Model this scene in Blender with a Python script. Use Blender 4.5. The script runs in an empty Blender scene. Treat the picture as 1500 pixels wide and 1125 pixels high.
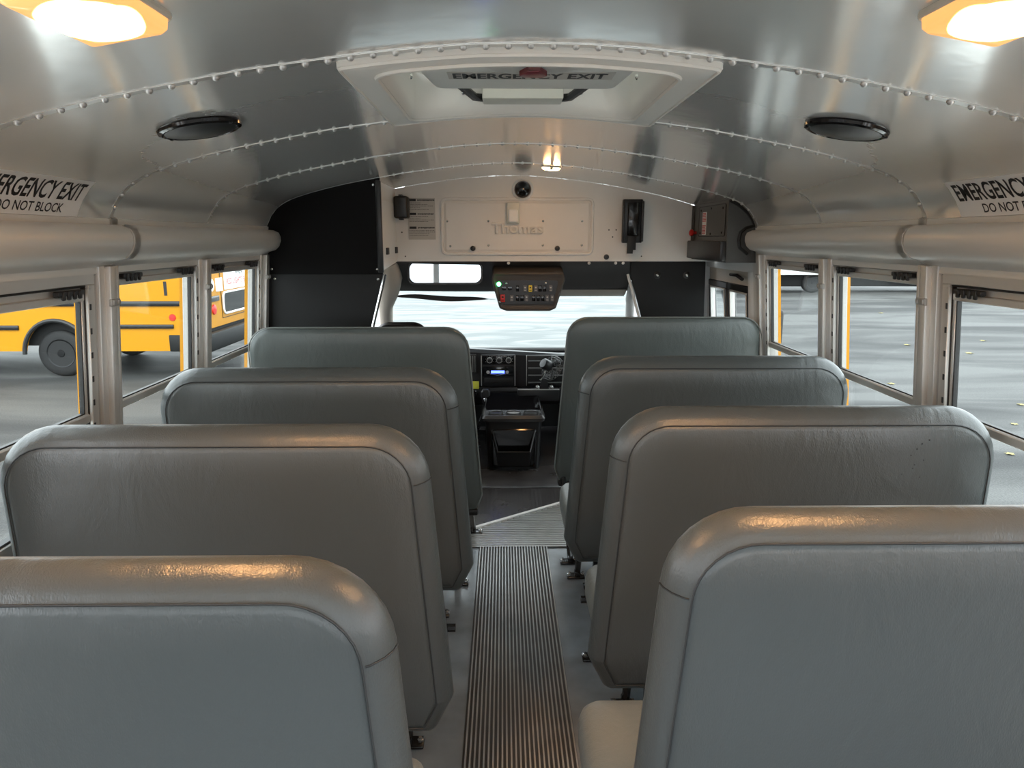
import bpy, bmesh, math, random
from mathutils import Vector, Matrix
random.seed(7)
PI = math.pi
sc = bpy.context.scene
C = sc.collection

# ------------------------------------------------------------------ camera, sky, exposure
cam_d = bpy.data.cameras.new('camera'); cam = bpy.data.objects.new('camera', cam_d); C.objects.link(cam)
cam_d.sensor_width = 36.0; cam_d.lens = 1040 / 1500 * 36.0; cam_d.clip_start = 0.02; cam_d.clip_end = 500
cam.location = (-0.05, 0.0, 1.40)
cam.rotation_euler = (math.radians(90 - 11.63), 0, math.radians(-0.72))
sc.camera = cam
sc.view_settings.view_transform = 'Standard'; sc.view_settings.look = 'None'
sc.view_settings.gamma = 1.0; sc.view_settings.use_curve_mapping = False
sc.view_settings.exposure = 2.4

world = bpy.data.worlds.new('overcast_sky'); sc.world = world; world.use_nodes = True
wn = world.node_tree; wn.nodes.clear()
wo = wn.nodes.new('ShaderNodeOutputWorld'); wb = wn.nodes.new('ShaderNodeBackground')
tc = wn.nodes.new('ShaderNodeTexCoord'); sx = wn.nodes.new('ShaderNodeSeparateXYZ'); cr = wn.nodes.new('ShaderNodeValToRGB')
wn.links.new(tc.outputs['Generated'], sx.inputs[0]); wn.links.new(sx.outputs['Z'], cr.inputs[0])
cr.color_ramp.elements[0].position = 0.0; cr.color_ramp.elements[0].color = (0.84, 0.89, 0.93, 1)
cr.color_ramp.elements[1].position = 0.8; cr.color_ramp.elements[1].color = (0.88, 0.94, 1.0, 1)
wn.links.new(cr.outputs[0], wb.inputs[0]); wb.inputs[1].default_value = 1.0
wn.links.new(wb.outputs[0], wo.inputs[0])

sun_d = bpy.data.lights.new('sun', 'SUN'); sun_d.energy = 0.5; sun_d.angle = math.radians(25); sun_d.color = (1, .97, .92)
sun = bpy.data.objects.new('sun', sun_d); C.objects.link(sun); sun.rotation_euler = (math.radians(40), math.radians(10), 0)

# ------------------------------------------------------------------ materials
def mat(name, col, rough=.5, metal=0.0, spec=.5, bump=None, vary=None, coat=0.0, emit=None):
    m = bpy.data.materials.new(name); m.use_nodes = True
    nt = m.node_tree; b = nt.nodes['Principled BSDF']
    b.inputs['Base Color'].default_value = (*col, 1); b.inputs['Roughness'].default_value = rough
    b.inputs['Metallic'].default_value = metal; b.inputs['Specular IOR Level'].default_value = spec
    b.inputs['Coat Weight'].default_value = coat
    if emit:
        b.inputs['Emission Color'].default_value = (*emit[0], 1); b.inputs['Emission Strength'].default_value = emit[1]
    t = nt.nodes.new('ShaderNodeTexCoord')
    if bump:   # (scale, strength, distance[, stretch])
        n = nt.nodes.new('ShaderNodeTexNoise'); n.inputs['Scale'].default_value = bump[0]; n.inputs['Detail'].default_value = 5
        bp = nt.nodes.new('ShaderNodeBump'); bp.inputs['Strength'].default_value = bump[1]; bp.inputs['Distance'].default_value = bump[2]
        nt.links.new(t.outputs['Object'], n.inputs['Vector']); nt.links.new(n.outputs['Fac'], bp.inputs['Height'])
        nt.links.new(bp.outputs[0], b.inputs['Normal'])
    if vary:   # (scale, amount)
        n = nt.nodes.new('ShaderNodeTexNoise'); n.inputs['Scale'].default_value = vary[0]; n.inputs['Detail'].default_value = 4
        r = nt.nodes.new('ShaderNodeValToRGB'); a = vary[1]
        r.color_ramp.elements[0].position = .3; r.color_ramp.elements[1].position = .7
        r.color_ramp.elements[0].color = (*[c * (1 - a) for c in col], 1); r.color_ramp.elements[1].color = (*[min(1, c * (1 + a)) for c in col], 1)
        nt.links.new(t.outputs['Object'], n.inputs['Vector']); nt.links.new(n.outputs['Fac'], r.inputs[0]); nt.links.new(r.outputs[0], b.inputs['Base Color'])
    return m

def vinyl(name, col, rough=.42):
    m = mat(name, col, rough, spec=.6)
    nt = m.node_tree; b = nt.nodes['Principled BSDF']; t = nt.nodes.new('ShaderNodeTexCoord')
    v = nt.nodes.new('ShaderNodeTexVoronoi'); v.feature = 'DISTANCE_TO_EDGE'; v.inputs['Scale'].default_value = 260
    n = nt.nodes.new('ShaderNodeTexNoise'); n.inputs['Scale'].default_value = 9; n.inputs['Detail'].default_value = 6; n.inputs['Distortion'].default_value = 1.2
    n3 = nt.nodes.new('ShaderNodeTexNoise'); n3.inputs['Scale'].default_value = 60; n3.inputs['Detail'].default_value = 3
    mp = nt.nodes.new('ShaderNodeMapping'); mp.inputs['Scale'].default_value = (1, 1, .45)
    nt.links.new(t.outputs['Object'], mp.inputs[0])
    for k in (v, n, n3): nt.links.new(mp.outputs[0], k.inputs['Vector'])
    b1 = nt.nodes.new('ShaderNodeBump'); b1.inputs['Strength'].default_value = .25; b1.inputs['Distance'].default_value = .002
    b2 = nt.nodes.new('ShaderNodeBump'); b2.inputs['Strength'].default_value = .35; b2.inputs['Distance'].default_value = .012
    b3 = nt.nodes.new('ShaderNodeBump'); b3.inputs['Strength'].default_value = .22; b3.inputs['Distance'].default_value = .004
    nt.links.new(v.outputs['Distance'], b1.inputs['Height']); nt.links.new(n.outputs['Fac'], b2.inputs['Height'])
    nt.links.new(n3.outputs['Fac'], b3.inputs['Height'])
    nt.links.new(b2.outputs[0], b3.inputs['Normal']); nt.links.new(b3.outputs[0], b1.inputs['Normal']); nt.links.new(b1.outputs[0], b.inputs['Normal'])
    r = nt.nodes.new('ShaderNodeMapRange'); r.inputs['To Min'].default_value = rough - .06; r.inputs['To Max'].default_value = rough + .08
    nt.links.new(n.outputs['Fac'], r.inputs[0]); nt.links.new(r.outputs[0], b.inputs['Roughness'])
    return m

def glass(name, tint=(1, 1, 1), gl=1.0):
    m = bpy.data.materials.new(name); m.use_nodes = True; nt = m.node_tree; nt.nodes.clear()
    o = nt.nodes.new('ShaderNodeOutputMaterial'); mx = nt.nodes.new('ShaderNodeMixShader')
    tr = nt.nodes.new('ShaderNodeBsdfTransparent'); tr.inputs[0].default_value = (*tint, 1)
    g = nt.nodes.new('ShaderNodeBsdfGlossy'); g.inputs['Roughness'].default_value = .02
    f = nt.nodes.new('ShaderNodeLayerWeight'); f.inputs[0].default_value = .5
    p = nt.nodes.new('ShaderNodeMath'); p.operation = 'POWER'; p.inputs[1].default_value = 5
    q = nt.nodes.new('ShaderNodeMath'); q.operation = 'MULTIPLY_ADD'; q.inputs[1].default_value = .9 * gl; q.inputs[2].default_value = .012
    nt.links.new(f.outputs['Facing'], p.inputs[0]); nt.links.new(p.outputs[0], q.inputs[0]); nt.links.new(q.outputs[0], mx.inputs[0])
    nt.links.new(tr.outputs[0], mx.inputs[1]); nt.links.new(g.outputs[0], mx.inputs[2]); nt.links.new(mx.outputs[0], o.inputs[0])
    return m

M = {}
M['ceiling'] = mat('satin_steel_ceiling', (.88, .885, .865), .14, .62, bump=(2.2, .10, .02), vary=(.9, .03))
M['seam'] = mat('ceiling_seam_steel', (.62, .62, .60), .28, .6)
M['duct'] = mat('duct_grey_paint', (.66, .65, .61), .30, .1)
M['white_paint'] = mat('warm_white_paint', (.74, .72, .68), .38, vary=(5, .03))
M['seat'] = vinyl('grey_seat_vinyl', (.074, .084, .085), .33)
M['barrier'] = vinyl('green_grey_barrier_vinyl', (.092, .108, .104), .38)
M['cushion'] = vinyl('pale_grey_cushion_vinyl', (.19, .205, .195))
M['thread'] = mat('dark_seam', (.03, .033, .035), .6)
M['steel_black'] = mat('black_painted_steel', (.008, .008, .009), .25, spec=.6)
M['bolt'] = mat('zinc_bolt', (.6, .6, .58), .25, 1)
M['alu'] = mat('brushed_aluminium', (.62, .615, .59), .42, .6, bump=(90, .08, .002))
M['alu_dark'] = mat('dull_aluminium', (.42, .41, .39), .45, .5)
M['rubber'] = mat('black_rubber', (.012, .012, .012), .5)
M['black_vinyl'] = mat('black_vinyl_panel', (.003, .003, .0032), .6, spec=.15, bump=(120, .12, .002))
M['charcoal'] = mat('charcoal_vinyl_panel', (.007, .0075, .008), .48, spec=.3, bump=(120, .15, .002))
M['black'] = mat('black_plastic', (.013, .013, .014), .38, bump=(300, .1, .001))
M['black_gloss'] = mat('gloss_black_plastic', (.006, .006, .007), .12)
M['dash'] = mat('charcoal_dash_plastic', (.018, .018, .020), .55, bump=(260, .2, .001))
M['headliner'] = mat('brown_grey_headliner', (.060, .053, .048), .6, bump=(200, .1, .001))
M['opbox'] = mat('dark_grey_box_paint', (.085, .085, .080), .42)
M['floor'] = mat('slate_rubber_floor', (.20, .235, .265), .27, bump=(14, .15, .006), vary=(6, .22))
M['mat'] = mat('ribbed_rubber_mat', (.30, .31, .31), .24, bump=(30, .1, .002), vary=(7, .15))
M['groove'] = mat('dark_rubber_groove', (.040, .042, .044), .6)
M['step'] = mat('black_step_rubber', (.055, .052, .052), .22, vary=(8, .3))
M['white_trim'] = mat('white_trim', (.72, .72, .70), .4)
M['plastic_white'] = mat('ivory_plastic', (.62, .62, .55), .35)
M['hatch'] = mat('hatch_ivory_plastic', (.74, .73, .68), .38, bump=(150, .1, .001))
M['hatch_lid'] = mat('hatch_lid_white', (.68, .69, .67), .45, bump=(120, .25, .002), vary=(20, .04))
M['yellow'] = mat('school_bus_yellow', (.46, .20, .0015), .38, spec=.3)
M['red'] = mat('red_plastic', (.55, .02, .015), .3)
M['darkred'] = mat('dark_red_handle', (.16, .01, .015), .3)
M['print'] = mat('black_print', (.01, .01, .01), .5)
M['print_red'] = mat('red_print', (.55, .03, .03), .5)
M['decal'] = mat('white_decal', (.85, .84, .81), .45)
M['bright_white'] = mat('white_reflective_sheet', (.85, .85, .83), .5)
M['glass'] = glass('window_glass', (.93, .96, .95))
M['glass_dark'] = mat('dark_window_glass', (.010, .010, .010), .06)
M['tyre'] = mat('tyre_rubber', (.007, .007, .0075), .7)
M['rim'] = mat('dark_rim', (.02, .02, .021), .3, .7)
M['chrome'] = mat('chrome', (.8, .8, .8), .1, 1)
M['mirror'] = mat('mirror_silver', (.50, .56, .60), .02, 1)
M['grey_plastic'] = mat('grey_plastic', (.20, .205, .20), .35)
M['tray'] = mat('satin_charcoal_plastic', (.055, .056, .056), .25)
M['switch_grey'] = mat('grey_rocker_switch', (.10, .10, .105), .4)
M['yellow_sw'] = mat('yellow_rocker', (.85, .62, .05), .4)
M['yellow_tag'] = mat('yellow_tag', (.75, .72, .08), .5)
M['green_led'] = mat('green_indicator', (.05, .5, .1), .4, emit=((.1, 1, .25), 2.5))
M['blue_led'] = mat('blue_radio_display', (.01, .02, .3), .3, emit=((.06, .10, 1.0), 1.6))
M['leaf'] = mat('fallen_yellow_leaf', (.30, .25, .09), .7)
M['underbody'] = mat('dark_underbody', (.005, .005, .005), .8)
M['trailer'] = mat('white_trailer_paint', (.75, .76, .76), .4)
M['beige'] = mat('beige_pillar_trim', (.50, .45, .38), .55)
M['paper'] = mat('paper_label', (.50, .48, .44), .55)
M['lamp_bulb'] = mat('lamp_bulb', (1, .8, .5), .4, emit=((1, .66, .30), 60))

def translucent(m, col, k):      # moulded plastic that lets some daylight through
    nt = m.node_tree; o = [n for n in nt.nodes if n.type == 'OUTPUT_MATERIAL'][0]; b = nt.nodes['Principled BSDF']
    tl = nt.nodes.new('ShaderNodeBsdfTranslucent'); tl.inputs[0].default_value = (*col, 1); mx = nt.nodes.new('ShaderNodeMixShader'); mx.inputs[0].default_value = k
    nt.links.new(b.outputs[0], mx.inputs[1]); nt.links.new(tl.outputs[0], mx.inputs[2]); nt.links.new(mx.outputs[0], o.inputs[0]); return m
M['hatch_cover'] = translucent(mat('translucent_hatch_cover', (.7, .7, .66), .4), (.85, .84, .78), .35)
translucent(M['hatch_lid'], (.8, .8, .78), .3)
# lamp lens: amber plastic lit from within, brightest over the bulb
def lens_mat(name, core, rim):
    m = bpy.data.materials.new(name); m.use_nodes = True; nt = m.node_tree; b = nt.nodes['Principled BSDF']
    b.inputs['Base Color'].default_value = (.9, .6, .3, 1); b.inputs['Roughness'].default_value = .2
    t = nt.nodes.new('ShaderNodeTexCoord'); mp = nt.nodes.new('ShaderNodeMapping'); g = nt.nodes.new('ShaderNodeVectorMath'); g.operation = 'LENGTH'
    mp.inputs['Scale'].default_value = (17, 11.5, 6)
    nt.links.new(t.outputs['Object'], mp.inputs[0]); nt.links.new(mp.outputs[0], g.inputs[0])
    r = nt.nodes.new('ShaderNodeValToRGB'); r.color_ramp.elements[0].position = .45; r.color_ramp.elements[1].position = .92
    r.color_ramp.elements[0].color = (1, .54, .21, 1); r.color_ramp.elements[1].color = (1, .36, .09, 1)
    s = nt.nodes.new('ShaderNodeMapRange'); s.inputs['From Min'].default_value = .45; s.inputs['From Max'].default_value = .92
    s.inputs['To Min'].default_value = core; s.inputs['To Max'].default_value = rim
    nt.links.new(g.outputs['Value'], r.inputs[0]); nt.links.new(g.outputs['Value'], s.inputs[0])
    nt.links.new(r.outputs[0], b.inputs['Emission Color']); nt.links.new(s.outputs[0], b.inputs['Emission Strength'])
    return m
M['lens'] = lens_mat('lit_amber_lens', 50.0, .22)
M['lens_small'] = lens_mat('lit_small_lens', 34.0, 8.0)

# asphalt and, with windshield glare painted into its colour, the apron
def ground_mat():
    m = bpy.data.materials.new('lot_asphalt'); m.use_nodes = True; nt = m.node_tree; b = nt.nodes['Principled BSDF']; L = nt.links.new
    t = nt.nodes.new('ShaderNodeTexCoord')
    mp = nt.nodes.new('ShaderNodeMapping'); mp.inputs['Scale'].default_value = (.35, 1.0, 1); L(t.outputs['Object'], mp.inputs[0])
    n1 = nt.nodes.new('ShaderNodeTexNoise'); n1.inputs['Scale'].default_value = .55; n1.inputs['Detail'].default_value = 7; n1.inputs['Distortion'].default_value = .8
    L(mp.outputs[0], n1.inputs['Vector'])
    r1 = nt.nodes.new('ShaderNodeValToRGB'); e = r1.color_ramp.elements
    e[0].position = .43; e[0].color = (.024, .0245, .0245, 1); e[1].position = .60; e[1].color = (.062, .062, .060, 1)
    L(n1.outputs['Fac'], r1.inputs[0])
    n2 = nt.nodes.new('ShaderNodeTexNoise'); n2.inputs['Scale'].default_value = 60; n2.inputs['Detail'].default_value = 2; L(t.outputs['Object'], n2.inputs['Vector'])
    r2 = nt.nodes.new('ShaderNodeValToRGB'); e = r2.color_ramp.elements
    e[0].position = .3; e[0].color = (.6, .6, .6, 1); e[1].position = .7; e[1].color = (1.4, 1.4, 1.4, 1)
    L(n2.outputs['Fac'], r2.inputs[0])
    mu = nt.nodes.new('ShaderNodeMixRGB'); mu.blend_type = 'MULTIPLY'; mu.inputs[0].default_value = 1; L(r1.outputs[0], mu.inputs[1]); L(r2.outputs[0], mu.inputs[2])
    L(mu.outputs[0], b.inputs['Base Color'])
    r3 = nt.nodes.new('ShaderNodeMapRange'); r3.inputs['From Min'].default_value = .4; r3.inputs['From Max'].default_value = .6
    b.inputs['Specular IOR Level'].default_value = .3; r3.inputs['To Min'].default_value = .75; r3.inputs['To Max'].default_value = .6; L(n1.outputs['Fac'], r3.inputs[0]); L(r3.outputs[0], b.inputs['Roughness'])
    bp = nt.nodes.new('ShaderNodeBump'); bp.inputs['Strength'].default_value = .3; bp.inputs['Distance'].default_value = .01; L(n2.outputs['Fac'], bp.inputs['Height']); L(bp.outputs[0], b.inputs['Normal'])
    return m
M['asphalt'] = ground_mat()
def glare_patch_mat():
    m = bpy.data.materials.new('painted_glare_ground'); m.use_nodes = True; nt = m.node_tree; b = nt.nodes['Principled BSDF']; L = nt.links.new
    t = nt.nodes.new('ShaderNodeTexCoord'); mp = nt.nodes.new('ShaderNodeMapping'); mp.inputs['Scale'].default_value = (.25, .7, 1); L(t.outputs['Object'], mp.inputs[0])
    n1 = nt.nodes.new('ShaderNodeTexNoise'); n1.inputs['Scale'].default_value = 1.6; n1.inputs['Detail'].default_value = 8; n1.inputs['Distortion'].default_value = 1.5
    L(mp.outputs[0], n1.inputs['Vector']); r = nt.nodes.new('ShaderNodeValToRGB'); e = r.color_ramp.elements
    e[0].position = .42; e[0].color = (.070, .080, .080, 1); e[1].position = .60; e[1].color = (.145, .150, .145, 1)
    L(n1.outputs['Fac'], r.inputs[0]); L(r.outputs[0], b.inputs['Base Color']); b.inputs['Roughness'].default_value = .6
    return m
M['glare_patch'] = glare_patch_mat()
M['bounce_slab'] = mat('white_bounce_slab', (.66, .65, .62), .7, vary=(.8, .08))  # very pale so that it bounces light up to the ceiling

# ------------------------------------------------------------------ object helpers
def tag(o, label=None, cat=None, group=None, kind=None):
    if label: o['label'] = label
    if cat: o['category'] = cat
    if group: o['group'] = group
    if kind: o['kind'] = kind
    return o

def empty(name, loc=(0, 0, 0), label=None, cat=None, group=None, kind=None):
    o = bpy.data.objects.new(name, None); C.objects.link(o); o.location = loc; o.empty_display_size = .1
    return tag(o, label, cat, group, kind)

def obj(name, bm, m, parent=None, smooth=True, loc=None, angle=40):
    """links the bmesh as one mesh object; coordinates are local to the parent"""
    me = bpy.data.meshes.new(name)
    bmesh.ops.recalc_face_normals(bm, faces=bm.faces); bm.to_mesh(me); bm.free()
    for mm in (m if isinstance(m, (list, tuple)) else [m]): me.materials.append(mm)
    if smooth:
        for p in me.polygons: p.use_smooth = True
        me.set_sharp_from_angle(angle=math.radians(angle))
    o = bpy.data.objects.new(name, me); C.objects.link(o)
    if parent is not None: o.parent = parent
    if loc: o.location = loc
    return o

def copy_tree(o, parent=None):
    c = o.copy(); C.objects.link(c); c.parent = parent
    for ch in list(o.children): copy_tree(ch, c)
    return c

NB = bmesh.new
def vmerge(bm, d):     # add the geometry of d to bm
    mp = {}
    for v in d.verts: mp[v] = bm.verts.new(v.co)
    for f in d.faces:
        try: bm.faces.new([mp[v] for v in f.verts])
        except ValueError: pass
    d.free()

def box(bm, x0, x1, y0, y1, z0, z1, bev=0.0, seg=2, f=None):
    d = NB()
    vs = [d.verts.new((x, y, z)) for x in (x0, x1) for y in (y0, y1) for z in (z0, z1)]
    for q in ((0, 1, 3, 2), (4, 6, 7, 5), (0, 4, 5, 1), (2, 3, 7, 6), (0, 2, 6, 4), (1, 5, 7, 3)): d.faces.new([vs[i] for i in q])
    if bev > 0:
        bmesh.ops.recalc_face_normals(d, faces=d.faces)
        bmesh.ops.bevel(d, geom=d.edges[:], offset=bev, segments=seg, profile=.5, affect='EDGES')
    if f:
        for v in d.verts: v.co = Vector(f(*v.co))
    vmerge(bm, d); return bm

def hexa(bm, pts):   # eight corners: bottom four ccw, top four ccw
    vs = [bm.verts.new(p) for p in pts]
    for q in ((3, 2, 1, 0), (4, 5, 6, 7), (0, 1, 5, 4), (1, 2, 6, 5), (2, 3, 7, 6), (3, 0, 4, 7)): bm.faces.new([vs[i] for i in q])
    return bm

def prism(bm, poly, axis, a0, a1, bev=0.0):   # poly of 2D points; axis 'y': (x,z), 'x': (y,z), 'z': (x,y)
    d = NB()
    def P(p, a): return {'y': (p[0], a, p[1]), 'x': (a, p[0], p[1]), 'z': (p[0], p[1], a)}[axis]
    A = [d.verts.new(P(p, a0)) for p in poly]; B = [d.verts.new(P(p, a1)) for p in poly]; n = len(poly)
    d.faces.new(A); d.faces.new(B[::-1])
    for i in range(n): d.faces.new((A[i], B[i], B[(i + 1) % n], A[(i + 1) % n]))
    if bev > 0:
        bmesh.ops.recalc_face_normals(d, faces=d.faces)
        ed = [e for e in d.edges if abs((e.verts[0].co - e.verts[1].co)['xyz'.index(axis)]) < 1e-6]
        bmesh.ops.bevel(d, geom=ed, offset=bev, segments=2, profile=.5, affect='EDGES')
    vmerge(bm, d); return bm

def loft(bm, rings, cap=True, close=True):
    R = [[bm.verts.new(p) for p in r] for r in rings]; n = len(R[0])
    for a, b in zip(R, R[1:]):
        for i in range(n if close else n - 1):
            bm.faces.new((a[i], a[(i + 1) % n], b[(i + 1) % n], b[i]))
    if cap: bm.faces.new(R[0][::-1]); bm.faces.new(R[-1])
    return R

def tube(bm, pts, r, seg=8, close=False, cap=True):
    pts = [Vector(p) for p in pts]; n = len(pts); rings = []
    up = Vector((0, 0, 1)); prev = None
    for i, p in enumerate(pts):
        a = pts[(i - 1) % n] if (close or i > 0) else pts[i]; b = pts[(i + 1) % n] if (close or i < n - 1) else pts[i]
        t = (b - a).normalized()
        if prev is None:
            u = t.cross(up)
            if u.length < .1: u = t.cross(Vector((1, 0, 0)))
        else: u = prev - t * prev.dot(t)
        u.normalize(); prev = u; w = t.cross(u); rr = r[i] if isinstance(r, (list, tuple)) else r
        rings.append([p + (u * math.cos(2 * PI * k / seg) + w * math.sin(2 * PI * k / seg)) * rr for k in range(seg)])
    if close:
        R = [[bm.verts.new(q) for q in g] for g in rings]
        for j in range(n):
            a, b = R[j], R[(j + 1) % n]
            for k in range(seg): bm.faces.new((a[k], a[(k + 1) % seg], b[(k + 1) % seg], b[k]))
    else: loft(bm, rings, cap)
    return bm

def lathe(bm, prof, o=(0, 0, 0), ax=(0, 0, 1), seg=24):   # prof: (radius, height)
    q = Vector((0, 0, 1)).rotation_difference(Vector(ax)).to_matrix(); o = Vector(o)
    rings = [[o + q @ Vector((max(r, 1e-4) * math.cos(2 * PI * k / seg), max(r, 1e-4) * math.sin(2 * PI * k / seg), h)) for k in range(seg)] for r, h in prof]
    loft(bm, rings); return bm

def dome(bm, o, ax, r, h, seg=10, n=3):
    lathe(bm, [(r * math.cos(a * PI / 2 / n), h * math.sin(a * PI / 2 / n)) for a in range(n + 1)], o, ax, seg)

def rpoly(pts, rad, inset=0.0, n=7):
    """rounded convex polygon (ccw), inset by a distance; the vertex count never changes"""
    m = len(pts); P = []
    L = []
    for i in range(m):
        a = Vector(pts[i]); b = Vector(pts[(i + 1) % m]); d = (b - a).normalized(); nn = Vector((-d.y, d.x)); L.append((a + nn * inset, d))
    for i in range(m):
        (a, d), (b, e) = L[i - 1], L[i]
        cr_ = d.x * e.y - d.y * e.x; t = ((b - a).x * e.y - (b - a).y * e.x) / cr_; P.append(a + d * t)
    out = []
    for i in range(m):
        p = P[i]; a = (P[i - 1] - p); b = (P[(i + 1) % m] - p)
        r = max(rad[i] - inset, .006); ang = a.angle(b); t = min(r / math.tan(ang / 2), a.length * .48, b.length * .48)
        s = p + a.normalized() * t; e = p + b.normalized() * t
        for k in range(n):
            u = k / (n - 1); out.append(tuple(s * (1 - u) ** 2 * 1 + p * 2 * u * (1 - u) + e * u ** 2) if False else tuple(_arc(s, p, e, u, ang)))
    return out
def _arc(s, p, e, u, ang):    # rational quadratic = true circular arc
    w = math.sin(ang / 2); a, b, c = (1 - u) ** 2, 2 * u * (1 - u) * w, u * u; t = a + b + c
    return (s * a + p * b + e * c) / t

def rrect(x0, x1, z0, z1, r, inset=0.0, n=6):
    return rpoly([(x0, z0), (x1, z0), (x1, z1), (x0, z1)], [r] * 4, inset, n)

# lettering: returns a flat bmesh in (u, v), centred, scaled to the wanted width/height
def text_bm(s, width=None, height=None, bold=0.0, align='CENTER', extrude=0.0, spacing=1.0, bevel=0.0):
    cu = bpy.data.curves.new('lettering', 'FONT'); cu.body = s; cu.size = 1; cu.offset = bold; cu.align_x = align; cu.space_character = spacing
    cu.extrude = extrude; cu.resolution_u = 3; cu.bevel_depth = bevel; cu.bevel_resolution = 1
    o = bpy.data.objects.new('lettering', cu); C.objects.link(o)
    dg = bpy.context.evaluated_depsgraph_get(); me = bpy.data.meshes.new_from_object(o.evaluated_get(dg))
    bm = NB(); bm.from_mesh(me); bpy.data.objects.remove(o); bpy.data.meshes.remove(me); bpy.data.curves.remove(cu)
    xs = [v.co.x for v in bm.verts]; ys = [v.co.y for v in bm.verts]
    cx, cy = (min(xs) + max(xs)) / 2, (min(ys) + max(ys)) / 2
    sx_ = width / (max(xs) - min(xs)) if width else height / (max(ys) - min(ys)); sy = height / (max(ys) - min(ys)) if height else sx_
    for v in bm.verts: v.co = Vector(((v.co.x - cx) * sx_, (v.co.y - cy) * sy, v.co.z))
    return bm
def warp(bm, f):
    for v in bm.verts: v.co = Vector(f(*v.co))
    return bm

# ------------------------------------------------------------------ shell profile
HALF = [(0, 1.732), (.10, 1.730), (.19, 1.724), (.285, 1.715), (.40, 1.700), (.50, 1.687), (.58, 1.673), (.66, 1.658), (.75, 1.641), (.84, 1.621),
        (.92, 1.600), (.98, 1.582), (1.02, 1.567), (1.055, 1.548), (1.085, 1.523), (1.108, 1.492), (1.122, 1.465), (1.13, 1.445)]
PROF = [(-x, z) for x, z in HALF[::-1]] + HALF[1:]
def ceil_z(x):
    x = abs(x)
    for (a, za), (b, zb) in zip(HALF, HALF[1:]):
        if x <= b: return za + (zb - za) * (x - a) / (b - a)
    return HALF[-1][1]
def ceil_n(x):     # outward (down, into the cabin) normal
    e = .02; dz = (ceil_z(x + e) - ceil_z(x - e)) / (2 * e); v = Vector((dz, 0, -1)); return v.normalized()
def hw(z): return 1.13 + (1.45 - z) * .08
def W(s):  return lambda off, y, z: (s * (hw(z) + off), y, z)
POSTS = [1.33, 1.99, 2.635, 3.30]
BACK = -1.35

# ------------------------------------------------------------------ ceiling with the hatch opening
bm = NB(); ys = [BACK, 0, .7, 1.33, 1.40, 1.96, 2.0, 2.335, 2.67, 3.0, 3.34, 3.7, 4.0]
HX = .285
G = [[bm.verts.new((x, y, z)) for x, z in PROF] for y in ys]
for j in range(len(ys) - 1):
    for i in range(len(PROF) - 1):
        if ys[j] >= 1.39 and ys[j + 1] <= 1.97 and abs((PROF[i][0] + PROF[i + 1][0]) / 2) < HX: continue
        bm.faces.new((G[j][i], G[j][i + 1], G[j + 1][i + 1], G[j + 1][i]))
tag(obj('ceiling', bm, M['ceiling'], angle=60), kind='structure')

def seam(n, y, gap, w, r, x0=-1.13, x1=1.13, skip=None):
    bm = NB()
    pts = [(x, z) for x, z in PROF if x0 <= x <= x1]
    loft(bm, [[(x, y - w, z - .0003), (x, y - w, z - .0016), (x, y + w, z - .0016), (x, y + w, z - .0003)] for x, z in pts])
    # rivets spaced evenly along the arch
    d = 0; last = None; acc = 0
    N = 400
    for k in range(N + 1):
        x = x0 + (x1 - x0) * k / N; p = Vector((x, ceil_z(x)))
        if last is not None: acc += (p - last).length
        last = p
        if acc >= gap:
            acc = 0
            if skip and skip(x): continue
            nn = ceil_n(x); dome(bm, Vector((x, y, ceil_z(x))) + nn * .0012, nn, r, r * 1.0, 10, 3)
    tag(obj('trim_%d' % n, bm, M['white_paint' if n == 5 else 'seam']), kind='structure')
seam(1, 1.335, .038, .010, .0072)
seam(2, 2.015, .040, .008, .0062, skip=lambda x: abs(x) < .33)
seam(3, 2.67, .040, .008, .006)
seam(4, 3.34, .040, .007, .006)
seam(5, 3.985, .042, .007, .004, -.62, 1.0)

# ------------------------------------------------------------------ side walls
def wall(side, name):
    f = W(side); bm = NB()
    yend = 3.38 if side < 0 else 3.42
    box(bm, 0, .02, BACK, yend, 0, .66, f=f)                       # lower panel
    box(bm, 0, .02, BACK, yend, 1.305, 1.47, f=f)                  # header above the windows
    box(bm, .0, .02, yend - .06, yend, .6, 1.36, f=f)
    w = tag(obj(name, bm, M['duct'], smooth=False), kind='structure')
    bm = NB()
    box(bm, .055, .075, BACK, yend, -.35, .66, f=f); box(bm, .055, .075, BACK, yend, 1.31, 1.62, f=f)
    for p in POSTS[1:] + [.66, -.01, -.68]: box(bm, .055, .075, p - .03, p + .035, .6, 1.4, f=f)
    if side < 0:
        box(bm, .055, .075, POSTS[0] - .03, POSTS[0] + .035, .6, 1.4, f=f)
    obj('outer_skin', bm, M['yellow'], w, smooth=False)
    bm = NB(); box(bm, -.012, .06, BACK, yend, .645, .672, .004, f=f)
    obj('sill_rail', bm, M['alu'], w)
    # posts
    for k, p in enumerate(POSTS + [.66, -.01, -.68]):
        bm = NB()
        box(bm, -.006, .05, p - .046, p + .046, .66, 1.325, .003, f=f)
        box(bm, -.022, 0, p - .020, p + .012, .66, 1.325, .004, f=f)
        box(bm, -.016, 0, p + .022, p + .036, .66, 1.325, .003, f=f)
        po = obj('window_post', bm, M['alu'], w)
        if k > 3: continue
        bm = NB(); z = 1.225
        box(bm, -.027, -.018, p - .026, p + .018, z - .010, z + .010, .002, f=f)
        box(bm, -.031, -.020, p - .022, p - .014, z - .007, z + .007, .002, f=f); box(bm, -.031, -.020, p + .002, p + .014, z - .006, z + .006, .002, f=f)
        obj('latch_bracket', bm, M['alu_dark'], po)
    return w
wall(-1, 'wall_left'); wall(1, 'wall_right')

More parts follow.
